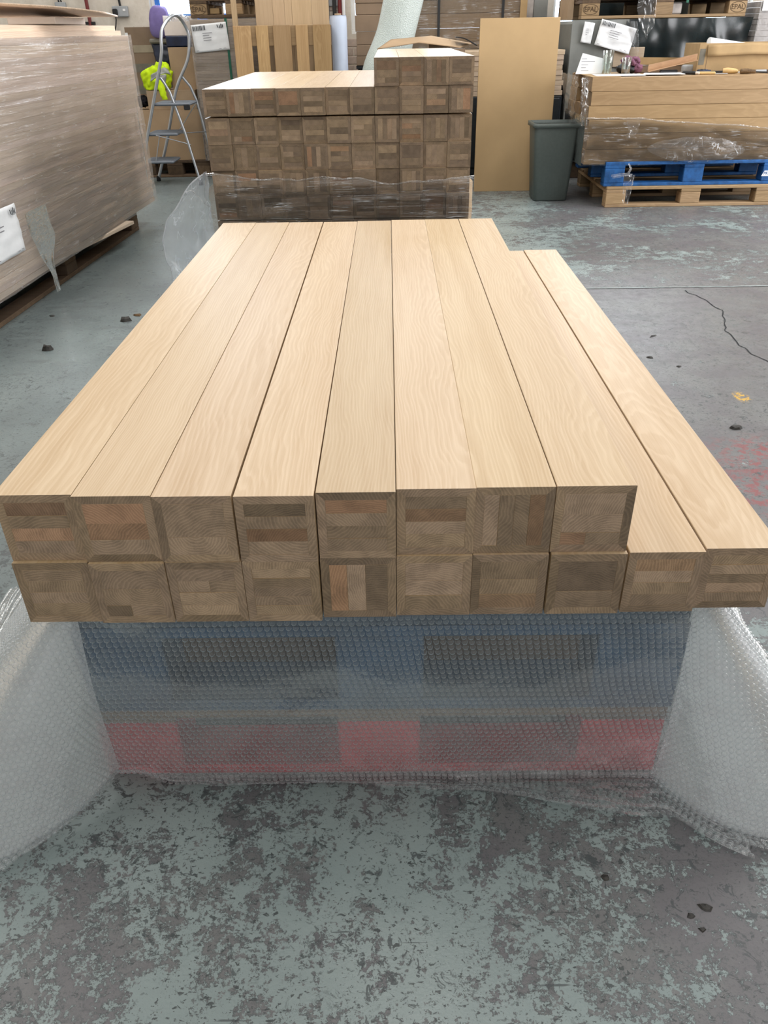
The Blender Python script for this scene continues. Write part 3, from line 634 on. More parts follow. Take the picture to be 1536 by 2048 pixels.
# ------------------------------------------------------------------ delivery note builder (sheet lies in local XZ, facing -Y)
def note(parent, loc, rot, w, h, bars=True, logo=True, lines=5, curl=.004):
    s = MB().grid(lambda u, v: (-w / 2 + w * u, -curl * (1 + nz(u * 3, v * 6, loc[0])), h * v), 10, 14).build('delivery_note', M['paper'], parent, loc, rot); solid(s, .0006)
    yy = -curl * 2 - .0035
    if bars:
        b = MB(); x = -w * .46
        while x < -w * .12: ww = random.choice((.002, .004, .006)); b.box(x, x + ww, yy - .0004, yy, h * .78, h * .95); x += ww + random.choice((.003, .005))
        stuff(b.build('barcode', M['ink'], s))
    if logo:
        b = MB(); lx = w * .34; lz = h * .86; sz = w * .05
        for (x0, dz0, dz1, sl_) in ((-1.4, -.6, .9, -.5), (-.5, -.9, .5, 0), (.3, -.9, 1.2, 0), (1.1, -.7, .8, .0)):
            b.convex([(lx + (x0 + dx) * sz + sl_ * sz * (1 if q else 0), y, lz + (dz1 if q else dz0) * sz) for dx in (-.22, .22) for y in (yy - .0004, yy) for q in (0, 1)],
                     [(0, 1, 3, 2), (4, 5, 7, 6), (0, 1, 5, 4), (2, 3, 7, 6), (0, 2, 6, 4), (1, 3, 7, 5)])
        stuff(b.build('logo', M['ink'], s))
    b = MB()
    for k in range(lines):
        zz = h * (.66 - .085 * k); b.box(-w * .2, -w * .2 + w * random.uniform(.12, .34), yy - .0004, yy, zz, zz + h * .022)
    b.box(-w * .45, -w * .38, yy - .0004, yy, h * .06, h * .075); b.box(w * .2, w * .27, yy - .0004, yy, h * .06, h * .075); b.box(w * .33, w * .4, yy - .0004, yy, h * .07, h * .085)
    stuff(b.build('print_line', M['ink_grey'], s)); return s

# ------------------------------------------------------------------ wrapped panel stack on the left
t = thing('wrapped_bundle', 'tall stack of pale wood panels in clear film along the left side', 'wrapped stack', (-1.765, 3.45, .146), (0, 0, -math.atan(.0357)))
NP = 37
pms = [MB().box(-.9, 0, -.62, 2.40, 0, .0269, .0008).mesh('panel', M['panel']) for k in range(1)]
for k in range(NP): place('panel', pms[0], t, (random.uniform(-.006, .0), random.uniform(-.008, .008), k * .0271))
for k, (dy, dx) in enumerate(((-.05, -.03), (-.09, -.05))):
    place('panel', pms[0], t, (dx, dy, NP * .0271 + k * .0271 + .0004))
def lf(u, v):
    y = -.60 + 3.012 * u; z = -.005 + 1.012 * v
    return (.012 + .004 * nz(y * 3, z * 40) + .006 * abs(nz(y * 5, z * 7, 3)), y, z)
MB().grid(lf, 80, 70).build('stretch_film', M['film_side'], t)
def le(u, v): return (.010 - .92 * u, 2.414 + .004 * nz(u * 6, v * 20), 1.008 * v)
MB().grid(le, 14, 30).build('stretch_film', M['film_side'], t)
def lr(u, v): # gathered ridge near the far corner
    a = v * 2 * PI; z = .12 + .56 * u; r_ = .010 * (.5 + abs(nz(u * 8, 2))) * math.sin(PI * min(1, u * 1.02 + .02)) + .001
    return (.016 + r_ * math.cos(a) * .6, 2.27 + r_ * math.sin(a) * 1.6 + .03 * nz(u * 3, 6), z)
MB().grid(lr, 30, 8).build('film_fold', M['film_loose'], t)
def tail(u, v): # torn tails hanging off the lower edge
    z = .30 - .40 * v; w = .24 - .19 * sstep(.3, .8, v); return (.022 + .008 * abs(nz(u * 5, v * 4, 1)) + .02 * v, .50 + w * (u - .5) + .03 * nz(v * 4, 2), z)
MB().grid(tail, 18, 24).build('film_tail', M['film_x'], t)
n_ = note(t, (.026, .135, .155), (math.radians(0), 0, PI / 2), .30, .21, bars=False, lines=2, curl=.006)
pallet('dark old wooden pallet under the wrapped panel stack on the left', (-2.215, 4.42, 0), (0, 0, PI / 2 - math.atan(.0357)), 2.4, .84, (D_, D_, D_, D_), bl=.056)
t = thing('bearer', 'thin bearer strips between the left wrapped panels and their pallet', 'bearer', (-2.215, 4.42, .1222), (0, 0, -math.atan(.0357)))
for k in range(3): bx('plank', M['pine_dark'], t, -.40, .40, (-1.1, -.35, 1.0)[k], (-1.02, -.27, 1.08)[k], 0, .0215, .002)
o = MB().box(-.06, .06, -.40, .40, 0, .02, .002).build('loose_plank', M['panel'], None, (-1.765, 4.78, .1235), (0, 0, math.radians(-9)))
tag(o, 'loose narrow wood strip poking out beneath the wrapped panel stack', 'plank')
o = MB().box(-.12, .12, -.33, .33, 0, .032, .003).build('wrapped_board', M['pinkwhite'], None, (-1.86, 5.0, 1.207), (0, 0, .1))
tag(o, 'short film-wrapped pale board lying on top of the wrapped panel stack', 'board')
def warp(u, v):
    x = -2.75 + 1.33 * u; zn = 1.247 + .105 * (-1.42 - x) + .006 * math.sin(u * 9); zf = 1.247 + .010 * (1 - u)
    return (x - .16 * v * u, 4.6 + .75 * v, zn + (zf - zn) * v)
o = solid(MB().grid(warp, 30, 6).build('thin_sheet', M['panel']), .008); tag(o, 'thin curling wood sheet lying loose on top of the wrapped panel stack', 'sheet')

# ------------------------------------------------------------------ step ladder
t = thing('step_ladder', 'aluminium three-step ladder with hoop handrail standing before the cartons', 'ladder', (-1.9, 7.53, 0))
def lo(p): return (p[0] + 1.9, p[1] - 7.53, p[2])
hoop = [(-2.18, 7.36, .02), (-2.125, 7.36, .30), (-1.995, 7.36, .66), (-1.874, 7.36, .985), (-1.85, 7.36, 1.12), (-1.835, 7.38, 1.19), (-1.79, 7.44, 1.255), (-1.755, 7.51, 1.283), (-1.73, 7.58, 1.268), (-1.70, 7.645, 1.20), (-1.688, 7.66, 1.12), (-1.725, 7.66, .96), (-1.86, 7.66, .736), (-2.0, 7.66, .35), (-2.136, 7.66, .02)]
def smooth_path(pts, k=4):
    P_ = [Vector(p) for p in pts]; out = []
    for i in range(len(P_) - 1):
        a, b, c, d = P_[max(0, i - 1)], P_[i], P_[i + 1], P_[min(len(P_) - 1, i + 2)]
        for j in range(k):
            s = j / k; out.append(.5 * ((2 * b) + (c - a) * s + (2 * a - 5 * b + 4 * c - d) * s * s + (3 * b - a - 3 * c + d) * s ** 3))
    return out + [P_[-1]]
MB().tube([lo(p) for p in smooth_path(hoop)], .0135, 10).build('hoop_frame', M['alu'], t)
for pts in ([(-1.692, 7.4, .02), (-1.771, 7.4, .426), (-1.851, 7.4, .732), (-1.885, 7.395, .80), (-1.91, 7.38, .845)], [(-1.60, 7.71, .02), (-1.654, 7.71, .368), (-1.703, 7.71, .652), (-1.74, 7.70, .76), (-1.80, 7.68, .84)]):
    MB().tube([lo(p) for p in pts], .0115, 10).build('leg', M['alu'], t)
for p in ((-2.18, 7.36), (-2.136, 7.66), (-1.692, 7.4), (-1.60, 7.71)):
    MB().lathe([(0, 0), (.02, 0), (.018, .03), (.014, .045), (0, .045)], 12).build('rubber_foot', M['rubber'], t, lo((p[0], p[1], 0)))
for (x0, x1, z, y0, y1) in ((-2.0, -1.685, .655, 7.37, 7.655), (-2.10, -1.83, .425, 7.372, 7.65), (-2.175, -1.90, .205, 7.372, 7.65)):
    tr_ = bx('tread', M['tread'], t, x0 + 1.9, x1 + 1.9, y0 - 7.53, y1 - 7.53, z - .022, z, .012)
    for k in range(6): yy = y0 - 7.53 + .03 + k * .042; bx('tread_rib', M['tread'], tr_, x0 + 1.93, x1 + 1.87, yy, yy + .016, z - .001, z + .003, .001)
bx('hinge_clip', M['rubber'], t, .155, .205, -.165, -.135, .60, .645, .006)
for (a, b) in (((-2.02, 7.372, .41), (-1.735, 7.40, .33)), ((-1.83, 7.40, .42), (-1.62, 7.71, .40)), ((-2.06, 7.38, .19), (-1.99, 7.38, .41)), ((-1.88, 7.66, .42), (-1.70, 7.70, .64))):
    MB().tube([lo(a), lo(b)], .004, 6).build('brace', M['alu'], t)

# ------------------------------------------------------------------ cartons behind the ladder
def carton(label, x0, x1, y0, y1, z0, z1, mat, rz=0.0, flaps=None, tape=True, open_top=False, group='cardboard cartons'):
    hx, hy, hz = (x1 - x0) / 2, (y1 - y0) / 2, z1 - z0; th = .006
    t = thing('carton', label, 'carton', ((x0 + x1) / 2, (y0 + y1) / 2, z0), (0, 0, rz), group)
    b = M[mat] if isinstance(mat, str) else mat
    bx('side_panel', b, t, -hx, hx, -hy, -hy + th, 0, hz, .001); bx('side_panel', b, t, -hx, hx, hy - th, hy, 0, hz, .001)
    bx('side_panel', b, t, -hx, -hx + th, -hy + th, hy - th, 0, hz, .001); bx('side_panel', b, t, hx - th, hx, -hy + th, hy - th, 0, hz, .001)
    bx('bottom_panel', b, t, -hx + th, hx - th, -hy + th, hy - th, 0, th, 0)
    if not open_top:
        for s in (-1, 1): bx('top_flap', b, t, -hx, hx, min(s * hy, s * .002), max(s * hy, s * .002), hz, hz + th, .001)
        if tape: bx('tape', M['tape'], t, -hx - .0006, hx + .0006, -.025, .025, hz + th, hz + th + .0008, 0)
    return t
pallet('dark wooden pallet on the floor under the cartons behind the ladder', (-2.02, 8.36, 0), (0, 0, 0), .66, 1.0, (D_, D_, D_, D_), blw=(.1, .1, .1))
carton('large brown carton on the pallet behind the step ladder', -2.33, -1.722, 7.88, 8.84, .146, .56, 'card_tan')
t = carton('low brown carton on the large carton, behind the top ladder tread', -2.19, -1.75, 7.90, 8.25, .567, .715, 'card')
for dx in (-.06, .12):
    bx('print_mark', M['tape'], t, dx - .012, dx + .012, -.1758, -.1752, .05, .075, 0)
carton('tall narrow tan carton standing open behind the ladder hoop', -1.965, -1.728, 8.0, 8.25, .722, 1.05, 'card_tan', open_top=True)
t = carton('tall dull brown carton with taped sides against the cream wall', -2.44, -1.99, 8.40, 8.80, .567, 1.21, 'card_dark', open_top=True)
for z in (.10, .28): bx('tape', M['tape_grey'], t, -.228, .228, -.2020, -.2012, z, z + .07, 0)
bx('tape', M['tape'], t, -.17, .2, -.2030, -.2022, .44, .50, 0); bx('tape', M['paper'], t, -.226, -.20, -.2030, -.2022, .0, .6, 0)
def blob(label, name, cat, c, r, amp, fq, mat, seed=0.0, p=2.0, rot=(0, 0, 0), n=(40, 26), base=None):
    def fn(u, v):
        a = u * 2 * PI; b = (v - .5) * PI
        d = Vector((math.cos(b) * math.cos(a), math.cos(b) * math.sin(a), math.sin(b)))
        k = (abs(d.x) ** p + abs(d.y) ** p + abs(d.z) ** p) ** (-1 / p)
        q = d * k; s = 1 + amp * (mnoise.noise(d * fq + Vector((seed, seed, seed))) + .5 * mnoise.noise(d * fq * 2.3 + Vector((seed, 3, 1))))
        return (q.x * r[0] * s, q.y * r[1] * s, q.z * r[2] * s)
    o = MB().grid(fn, n[0], n[1], True, True).build(name, mat, None, c, rot)
    if label: tag(o, label, cat)
    return o
blob('lilac padded cushion sitting on the tall dull brown carton', 'cushion', 'cushion', (-2.085, 8.31, 1.245), (.085, .07, .125), .07, 1.8, M['purple'], 2.0, 3.2, (0, math.radians(8), 0))
t = thing('dark_sack', 'dark navy plastic sack hanging down the front of the tall brown carton', 'sack', (-2.075, 8.33, .832))
def sack(u, v): w = .118 - .030 * (1 - v); return (-w + 2 * w * u + .012 * nz(u * 3, v * 3, 5), -.05 * math.sin(PI * u) * (.6 + .4 * math.sin(PI * v)) - .012 * nz(u * 5, v * 6), .25 * v)
solid(MB().grid(sack, 20, 20).build('sack_body', M['navy'], t), .05, -1.0)
bx('fold', M['tape_grey'], t, -.12, .125, -.06, -.0, .245, .285, .012)
o = MB().box(-.125, .125, -.11, .11, 0, .085, .008).build('crate', M['navy'], None, (-1.85, 8.12, 1.052)); tag(o, 'shallow navy crate lying across the tan carton behind the ladder hoop', 'crate')
t = thing('carton', 'open white carton holding crumpled clear film above the navy crate', 'carton', (-1.85, 8.14, 1.139), (0, 0, 0), 'cardboard cartons')
for args in ((-.13, .13, -.11, -.105, 0, .105), (-.13, .13, .105, .11, 0, .15), (-.13, -.125, -.105, .105, 0, .15), (.125, .13, -.105, .105, 0, .15)): bx('side_panel', M['pinkwhite'], t, *args, .001)
bx('bottom_panel', M['pinkwhite'], t, -.125, .125, -.105, .105, 0, .005, 0)
o = blob('crumpled clear film bunched in the open white carton', 'crumpled_film', 'film', (-1.86, 8.14, 1.225), (.105, .085, .075), .35, 3.2, M['film_loose'], 5.0)
# hi-vis jacket
def jdir(a, b, k=1.0):
    d = Vector((math.cos(b) * math.cos(a), math.cos(b) * math.sin(a), math.sin(b)))
    s = (.96 + .20 * mnoise.noise(d * 1.5 + Vector((4, 1, 2))) + .34 * abs(mnoise.noise(d * 2.6 + Vector((1, 7, 3)))) + .10 * abs(mnoise.noise(d * 6.0))) * k
    return (d.x * .125 * s + .02 * d.z, d.y * .095 * s, max(-.078, d.z * .125 * s))
def jac(u, v): return jdir(u * 2 * PI, (v - .5) * PI)
t = thing('jacket', 'crumpled yellow hi-vis jacket heaped on the low brown carton', 'jacket', (-2.085, 7.985, .803))
MB().grid(jac, 64, 44, True, True).build('fabric', M['hivis'], t)
def strip(u, v): return jdir(-1.9 + 1.35 * u, .12 + .34 * v + .45 * math.sin(u * 2.4) - .2, 1.05)
solid(MB().grid(strip, 30, 6).build('reflective_band', M['reflect'], t), .003)
def strip2(u, v): return jdir(-1.30 + .42 * v, -.5 + .8 * u, 1.045)
solid(MB().grid(strip2, 20, 5).build('reflective_band', M['reflect'], t), .003)
def sleeve(u, v): a = v * 2 * PI; z = .0 - .15 * u; r_ = .034 * (1 - .25 * u) * (1 + .3 * nz(u * 7, math.cos(a) * 2, math.sin(a) * 2)); return (.045 + .03 * u + r_ * math.cos(a), -.125 - .04 * math.sin(u * 2) + r_ * math.sin(a) * .6, z)
MB().grid(sleeve, 16, 12).build('sleeve', M['hivis'], t)
blob('black woolly bundle lying on the large carton behind the wrapped panels', 'black_bundle', 'bundle', (-2.255, 7.96, .632), (.062, .07, .05), .25, 2.5, M['wool'], 9.0)
o = blob('black jacket hung on the wall side of the tall brown carton', 'black_jacket', 'jacket', (-2.475, 8.5, .77), (.03, .09, .20), .25, 2.5, M['wool'], 12.0)

# ------------------------------------------------------------------ tall wrapped bundle with the note, and the pallet on it
pallet('dark wooden pallet under the tall wrapped panel bundle', (-1.385, 8.24, 0), (0, 0, 0), .60, .8, (D_, D_, D_, D_))
t = thing('wrapped_bundle', 'tall film-wrapped bundle of panels bearing a white delivery note', 'wrapped stack', (-1.383, 8.235, .146))
pm_ = MB().box(-.315, .315, -.42, .42, 0, .0265, .0012).mesh('panel', M['panel_x'])
for k in range(41): place('panel', pm_, t, (random.uniform(-.004, .004), random.uniform(-.004, .004), k * .027))
def tf(u, v): x = -.326 + .652 * u; return (x, -.430 - .004 * nz(x * 5, v * 30) - .004 * abs(nz(x * 4, v * 9, 2)), 1.115 * v)
MB().grid(tf, 30, 50).build('stretch_film', M['film_side'], t)
def tl_(u, v): return (-.326, -.43 + .86 * u, 1.115 * v)
MB().grid(tl_, 8, 20).build('stretch_film', M['film_side'], t)
note(t, (-.142, -.438, .872), (0, math.radians(-4), 0), .305, .205, lines=4)
bx('strap', M['green'], t, -.015, .005, -.4355, -.433, 0, 1.113, 0)
tp, blk = pallet('weathered pallet lying on the tall wrapped bundle below the window', (-1.31, 8.22, 1.262), (0, 0, 0), .75, .8, (M['pine_dark'], M['pine'], M['pine_dark'], M['pine_dark']))
b0 = blk[(0, 0)]
text('stamp', 'EPAL', .05, M['card_ink'], b0, (-.302, -.4012, .060), (PI / 2, 0, 0))
def oval(rx, rz, w, cx, cz, y):
    b = MB(); n = 28; V = [(cx + (rx + s * w) * math.cos(2 * PI * k / n), y, cz + (rz + s * w) * math.sin(2 * PI * k / n)) for k in range(n) for s in (0, 1)]
    b.add(V, [(2 * k, 2 * k + 1, (2 * k + 3) % (2 * n), (2 * k + 2) % (2 * n)) for k in range(n)]); return b
oval(.062, .033, .004, -.302, .060, -.4008).build('stamp_ring', M['card_ink'], b0)
bx('load_block', M['card_buff'], tp, -.215, -.135, -.35, -.25, .03, .07)
o = MB().box(-.022, .022, -.012, .012, 0, 1.62, .002).build('batten', M['board_up'], None, (-1.285, 7.655, 0.0), (math.radians(-1.0), 0, 0)); tag(o, 'slim upright timber batten leaning between wrapped bundle and upright pallet', 'batten')

# upright pallet (deck facing the camera) and boards above
t = thing('pallet', 'pale wooden pallet stood on end behind the rear beam stack', 'pallet', (-.872, 7.40, 0.0), (math.radians(-2.0), 0, 0), 'wooden pallets')
xx = -.4
for k, w in enumerate((.145, .10, .145, .10, .145)):
    dbm = MB().box(0, w, -.6, .6, -.011, .011, .003).build('deck_board', M['pine_up'], t, (xx, 0.011, .6), (PI / 2, 0, 0)); xx += w + .04125
for z in (0, .5275, 1.055): bx('stringer_board', M['pine_dark'] if z < 1 else M['pine'], t, -.4, .4, .0225, .0445, z, z + .145, .003)
for z in (0, .5275, 1.055):
    for x in (-.4, -.0725, .3): bx('block', M['pine_dark'], t, x, x + .1, .045, .123, z, z + .145, .003)
for x in (-.4, -.05, .3): bx('bottom_board', M['pine_dark'], t, x, x + .1, .1235, .1455, 0, 1.2, .003)
xw = [-1.098, -.952, -.855, -.795, -.632, -.488]
for k in range(5):
    o = MB().box(xw[k] + .0008, xw[k + 1] - .0008, -.010, .010, 0, 1.75, .001).build('upright_board', M['board_up'], None, (0, 7.585, 0), (math.radians(-1.2), 0, 0))
    tag(o, 'tall pale oak board standing upright behind the pallet, %s from left' % ORD[k], 'board', 'upright boards behind the pallet')
# foam column
def fo(u, v): a = u * 2 * PI; r_ = .072 * (1 + .05 * nz(math.cos(a) * 2, math.sin(a) * 2, v * 6)) * (1 - .06 * (v > .98)); return (r_ * math.cos(a), r_ * math.sin(a), 1.262 * v)
t = thing('foam_roll', 'pale blue-white foam wrap roll standing beside the upright pallet', 'roll', (-.418, 7.66, 0.0))
fb = MB().grid(fo, 24, 40, True, True); fb.lathe([(.0, 1.262), (.071, 1.262)], 24); fb.build('roll_body', M['foam'], t)
MB().lathe([(.02, 1.262), (.02, 1.275), (.028, 1.275), (.028, 1.262)], 16).build('core', M['card'], t)
t = thing('wall_rack', 'small black slotted bracket on the wall above the foam roll', 'bracket', (-.555, 8.97, 1.235))
for x in (-.035, .035): bx('slot_bar', M['strap'], t, x - .018, x + .018, -.02, .03, 0, .2, .004)
bx('back_plate', M['greymetal'], t, -.07, .07, .01, .03, .12, .24, .003)

# ------------------------------------------------------------------ flat-packed carton bundles
t = thing('steel_stand', 'black steel stand holding up the strapped flat carton bundle', 'stand', (-.09, 8.25, 0))
bx('top_plate', M['strap'], t, -.2, .2, -.22, .22, .855, .882, .003)
for x in (-.17, .17):
    for y in (-.19, .19): bx('leg', M['strap'], t, x - .015, x + .015, y - .015, y + .015, 0, .855, .002)
MB().tube([(-.17, -.19, .72), (.0, -.19, .86)], .012, 8).build('brace', M['strap'], t); MB().tube([(.17, -.19, .72), (.0, -.19, .86)], .012, 8).build('brace', M['strap'], t)
t = thing('carton_bundle', 'narrow bundle of flat-packed brown cartons with one black strap', 'carton bundle', (-.09, 8.25, .882), (0, 0, 0), 'flat-packed carton bundles')
z = 0.0
for k, h in enumerate((.075, .085, .10, .125, .085, .075, .10, .09, .06)):
    bx('flat_carton', M['card_dark'], t, -.195 + random.uniform(-.004, .004), .195, -.23 + random.uniform(0, .006), .22, z, z + h - .002, .003); z += h
bx('strap', M['strap'], t, .075, .097, -.2345, -.2315, 0, z, 0)
pallet('dark wooden pallet under the big film-wrapped carton bundle', (.68, 8.45, 0), (0, 0, 0), 1.0, .8, (D_, D_, D_, D_))
t = thing('carton_bundle', 'wide film-wrapped bundle of brown cartons with two black straps', 'carton bundle', (.68, 8.45, .146), (0, 0, 0), 'flat-packed carton bundles')
z = 0.0; hs = [.13] * 7 + [.10, .11, .10, .11, .10]
for k, h in enumerate(hs): bx('flat_carton', M['card_tan'] if k % 3 else M['card'], t, -.52 + random.uniform(-.004, .004), .52, -.40 + random.uniform(0, .006), .38, z, z + h - .002, .003); z += h
def cf(u, v): x = -.527 + 1.054 * u; return (x, -.409 - .006 * abs(nz(x * 4, v * 34)), z * v)
MB().grid(cf, 40, 60).build('stretch_film', M['film_x'], t)
for x in (-.245, .315): bx('strap', M['strap'], t, x, x + .022, -.421, -.418, 0, z, 0)
bx('edge_board', M['card_buff'], t, .475, .535, -.425, -.419, 0, z, .001)
# leaning bubble-wrap roll
def br(u, v):
    a = u * 2 * PI; zz = 1.85 * v; r_ = .148 + .045 * sstep(.62, .45, v) * (1 if math.cos(a) < 0 else .1); r_ *= (1 + .03 * nz(math.cos(a) * 2, math.sin(a) * 2, v * 9))
    return (r_ * math.cos(a), r_ * .8 * math.sin(a), zz)
t = thing('bubble_wrap_roll', 'thick roll of bubble wrap leaning against the flat carton bundles', 'roll', (-.24, 7.05, .045), (0, math.radians(15.5), 0))
rb_ = MB().grid(br, 30, 40, True, True); rb_.build('roll_body', M['bubble_roll'], t)
def spiral(u, v): a = u * 6 * PI; r_ = .03 + .11 * u; return (r_ * math.cos(a), r_ * .8 * math.sin(a), 1.845 + .006 * v)
MB().grid(spiral, 60, 1).build('roll_end', M['bubble_roll'], t); MB().lathe([(0, .001), (.15, .001)], 20).build('roll_end', M['bubble_roll'], t)

# panel pile behind the rear stack and its loose cardboard
t = thing('black_crate', 'black plastic pallet box under the low pile of wood strips', 'crate', (.77, 7.70, 0))
bx('body', M['blackplastic'], t, -.70, .70, -.29, .29, .10, .66, .01)
for x in (-.62, 0, .62): bx('foot', M['blackplastic'], t, x - .07, x + .07, -.28, .28, 0, .10, .006)
for k in range(6): bx('rib', M['blackplastic'], t, -.68 + k * .26, -.62 + k * .26, -.305, -.29, .10, .64, .004)
t = thing('wood_strip_pile', 'banded pile of pale wood strips on the black crate behind the rear stack', 'strip pile', (.77, 7.70, .66))
ps = MB().box(-.69, .69, -.285, .285, 0, .0355, .002).mesh('strip', M['panel_x'])
for k in range(9): place('strip', ps, t, (random.uniform(-.01, .01), random.uniform(-.006, .006), k * .037))
bx('strap', M['strap'], t, -.35, -.33, -.297, -.294, 0, .333, 0)
carton('tall plain carton standing behind the raised oak beams', .14, .555, 6.48, 6.86, .001, 1.022, 'card_dark')
t = carton('small open carton among the cardboard behind the rear stack', .30, .46, 6.66, 6.82, 1.030, 1.085, 'card', open_top=True)
def cb(u, v):
    x = -.08 + .60 * u; z = 1.036 + .035 * (1 - abs(u - .5) / .5) + .055 * v * (1 - .6 * u); return (x + .10 * v, 6.50 + .16 * v + .03 * u, z)
o = solid(MB().grid(cb, 22, 6).build('cardboard_sheet', M['card_tan']), .005); tag(o, 'bent sheet of brown cardboard lying behind the rear beam stack', 'cardboard')
def cb2(u, v): return (.49 + .155 * u, 6.53 + .12 * v, 1.100 - .045 * u + .010 * math.sin(u * 4))
o = solid(MB().grid(cb2, 16, 4).build('cardboard_sheet', M['strap']), .006); tag(o, 'dark curled sheet lying behind the raised oak beams', 'sheet')

# ------------------------------------------------------------------ MDF sheet and bin
o = MB().box(-.301, .301, -.009, .009, 0, 1.215, .0012).build('mdf_sheet', M['mdf'], None, (.998, 6.86, 0), (math.radians(-1.6), 0, 0)); tag(o, 'tall plain tan fibreboard sheet leaning upright in the middle distance', 'board')
t = thing('bin', 'grey plastic waste bin on the floor beside the tan sheet', 'bin', (1.248, 6.50, 0))
def rr_(hx, hy, r, z, n=5):
    out = []
    for (cx, cy, a0) in ((hx - r, hy - r, 0), (-hx + r, hy - r, PI / 2), (-hx + r, -hy + r, PI), (hx - r, -hy + r, 1.5 * PI)):
        for k in range(n): a = a0 + PI / 2 * k / (n - 1); out.append((cx + r * math.cos(a), cy + r * math.sin(a), z))
    return out
def loft(rings, cap0=False, cap1=False, smooth=True):
    b = MB(); n = len(rings[0]); V = [p for r in rings for p in r]
    b.add(V, [(j * n + k, j * n + (k + 1) % n, (j + 1) * n + (k + 1) % n, (j + 1) * n + k) for j in range(len(rings) - 1) for k in range(n)], smooth)
    if cap0: b.add(rings[0], [tuple(reversed(range(n)))])
    if cap1: b.add(rings[-1], [tuple(range(n))])
    return b
loft([rr_(.124, .112, .03, .004), rr_(.130, .118, .03, .012), rr_(.165, .142, .032, .52), rr_(.165, .142, .032, .535)], cap0=True).build('body', M['bin'], t)
loft([rr_(.165, .142, .032, .515), rr_(.178, .155, .034, .518), rr_(.178, .155, .034, .545), rr_(.160, .137, .03, .545), rr_(.157, .134, .03, .52)]).build('rim', M['bin'], t)
loft([rr_(.160, .137, .03, .540), rr_(.122, .110, .028, .02)], cap1=True).build('liner', M['bin_in'], t)

# ------------------------------------------------------------------ oak bench stack on the right
ZB = .292; hb = .0925
def bench_beam(x0, x1, y0, y1, z0, h, name='plank', parent=None): return MB().box(x0, x1, y0, y1, z0, z0 + h - .0015, .002).build(name, M['oak_bench'], parent)
zlev = [.292, .393, .494, .585, .674, .762, .8505]; bi = 0
t = thing('wrapped_beams', 'film-wrapped lower courses of oak beams on the right-hand blue pallet', 'wrapped stack', (0, 0, 0))
for r_ in range(3):
    for c_ in range(6): bench_beam(1.425 + random.uniform(-.006, .006), 3.55, 6.15 + c_ * .118, 6.15 + c_ * .118 + .116, zlev[r_], zlev[r_ + 1] - zlev[r_], 'timber', t)
def bf(u, v):
    x = 1.400 + 2.16 * u; top = .600 - .085 * sstep(0, .75, u) + .012 * nz(u * 9, 2); z = .286 + (top - .286) * v
    return (x, 6.128 - .012 * nz(x * 4, z * 14) - .014 * abs(nz(x * 6, z * 26, 2)), z)
MB().grid(bf, 110, 30).build('stretch_film', M['film_x'], t)
def bl_(u, v): return (1.400 - .010 * abs(nz(u * 6, v * 5)), 6.13 + .74 * u, .286 + .32 * v)
MB().grid(bl_, 16, 14).build('stretch_film', M['film_x'], t)
def crump(u, v):
    x = 1.86 + .70 * u; z = .388 + .155 * (v - .5) * (.08 + math.sin(PI * u) ** .6) + .012 * nz(u * 6, 3); e = math.sin(PI * u) * math.sin(PI * v); return (x, 6.108 - .02 * e - .028 * abs(nz(x * 13, z * 22)) * e - .01, z - .02 * (u - .5))
MB().grid(crump, 70, 26).build('film_fold', M['film_loose'], t)
def redge(u, v):
    x = 1.40 + 2.14 * u; top = .600 - .085 * sstep(0, .75, u) + .012 * nz(u * 9, 2); a = v * 2 * PI; r_ = .005 + .006 * nz(u * 30, 4)
    return (x, 6.112 + r_ * math.cos(a), top + r_ * math.sin(a) + .006 * nz(u * 44, 3))
MB().grid(redge, 130, 8).build('film_edge', M['film_loose'], t)
def tieend(u, v): w = .05 * (1 - v) + .012 + .02 * sstep(.5, 1, v); return (1.735 + w * (u - .5) * 2 + .02 * nz(v * 4, 8), 6.098 - .02 * abs(nz(u * 4, v * 8)), .60 - .13 * v)
MB().grid(tieend, 10, 18).build('film_tail', M['film_loose'], t)
for r_ in range(3, 6):
    for c_ in range(6):
        dxl = (0, .012, .004)[r_ - 3] + random.uniform(-.004, .004) + (.0 if c_ == 0 else random.uniform(-.01, .02))
        o = bench_beam(1.418 + dxl, 3.55, 6.15 + c_ * .118, 6.15 + c_ * .118 + .1165, zlev[r_], zlev[r_ + 1] - zlev[r_], 'long_timber')
        tag(o, 'long tan oak beam, %s from the front in the %s course of the right-hand stack' % (ORD[c_], ('third', 'second', 'top')[r_ - 3]), 'beam', 'long beams of the right-hand stack')
# hanging film down the left end, knot on the blue pallet
t = thing('stretch_film', 'loose clear film hanging down the left end of the right-hand beams', 'film', (1.375, 6.19, 0))
def hf(u, v): return (-.055 + .05 * v * u + .015 * nz(u * 4, v * 7), -.02 + .60 * u - .02 * math.sin(v * 5), .86 - .27 * v + .02 * nz(u * 5, v * 2, 7))
MB().grid(hf, 24, 24).build('film_sheet', M['film_loose'], t)
def hf2(u, v): return (-.035 + .05 * u + .03 * v + .014 * nz(u * 6, v * 8), -.045 - .015 * abs(nz(u * 3, v * 6)), .85 - .30 * v)
MB().grid(hf2, 8, 26).build('film_tail', M['film_loose'], t)
t = thing('film_knot', 'knotted twist of pale film tied round the right-hand pallets', 'film', (1.735, 6.08, .22))
MB().tube([(-.11, .02, .0), (-.05, -.005, .012), (0, -.012, .015), (.02, -.01, .05), (.0, .0, .085)], [.006, .008, .010, .007, .004], 8).build('twist', M['film_loose'], t)
MB().tube([(-.10, .015, -.012), (-.04, -.01, .002), (.0, -.012, .01), (.035, -.005, .012)], [.006, .005, .008, .004], 8).build('twist', M['film_loose'], t)
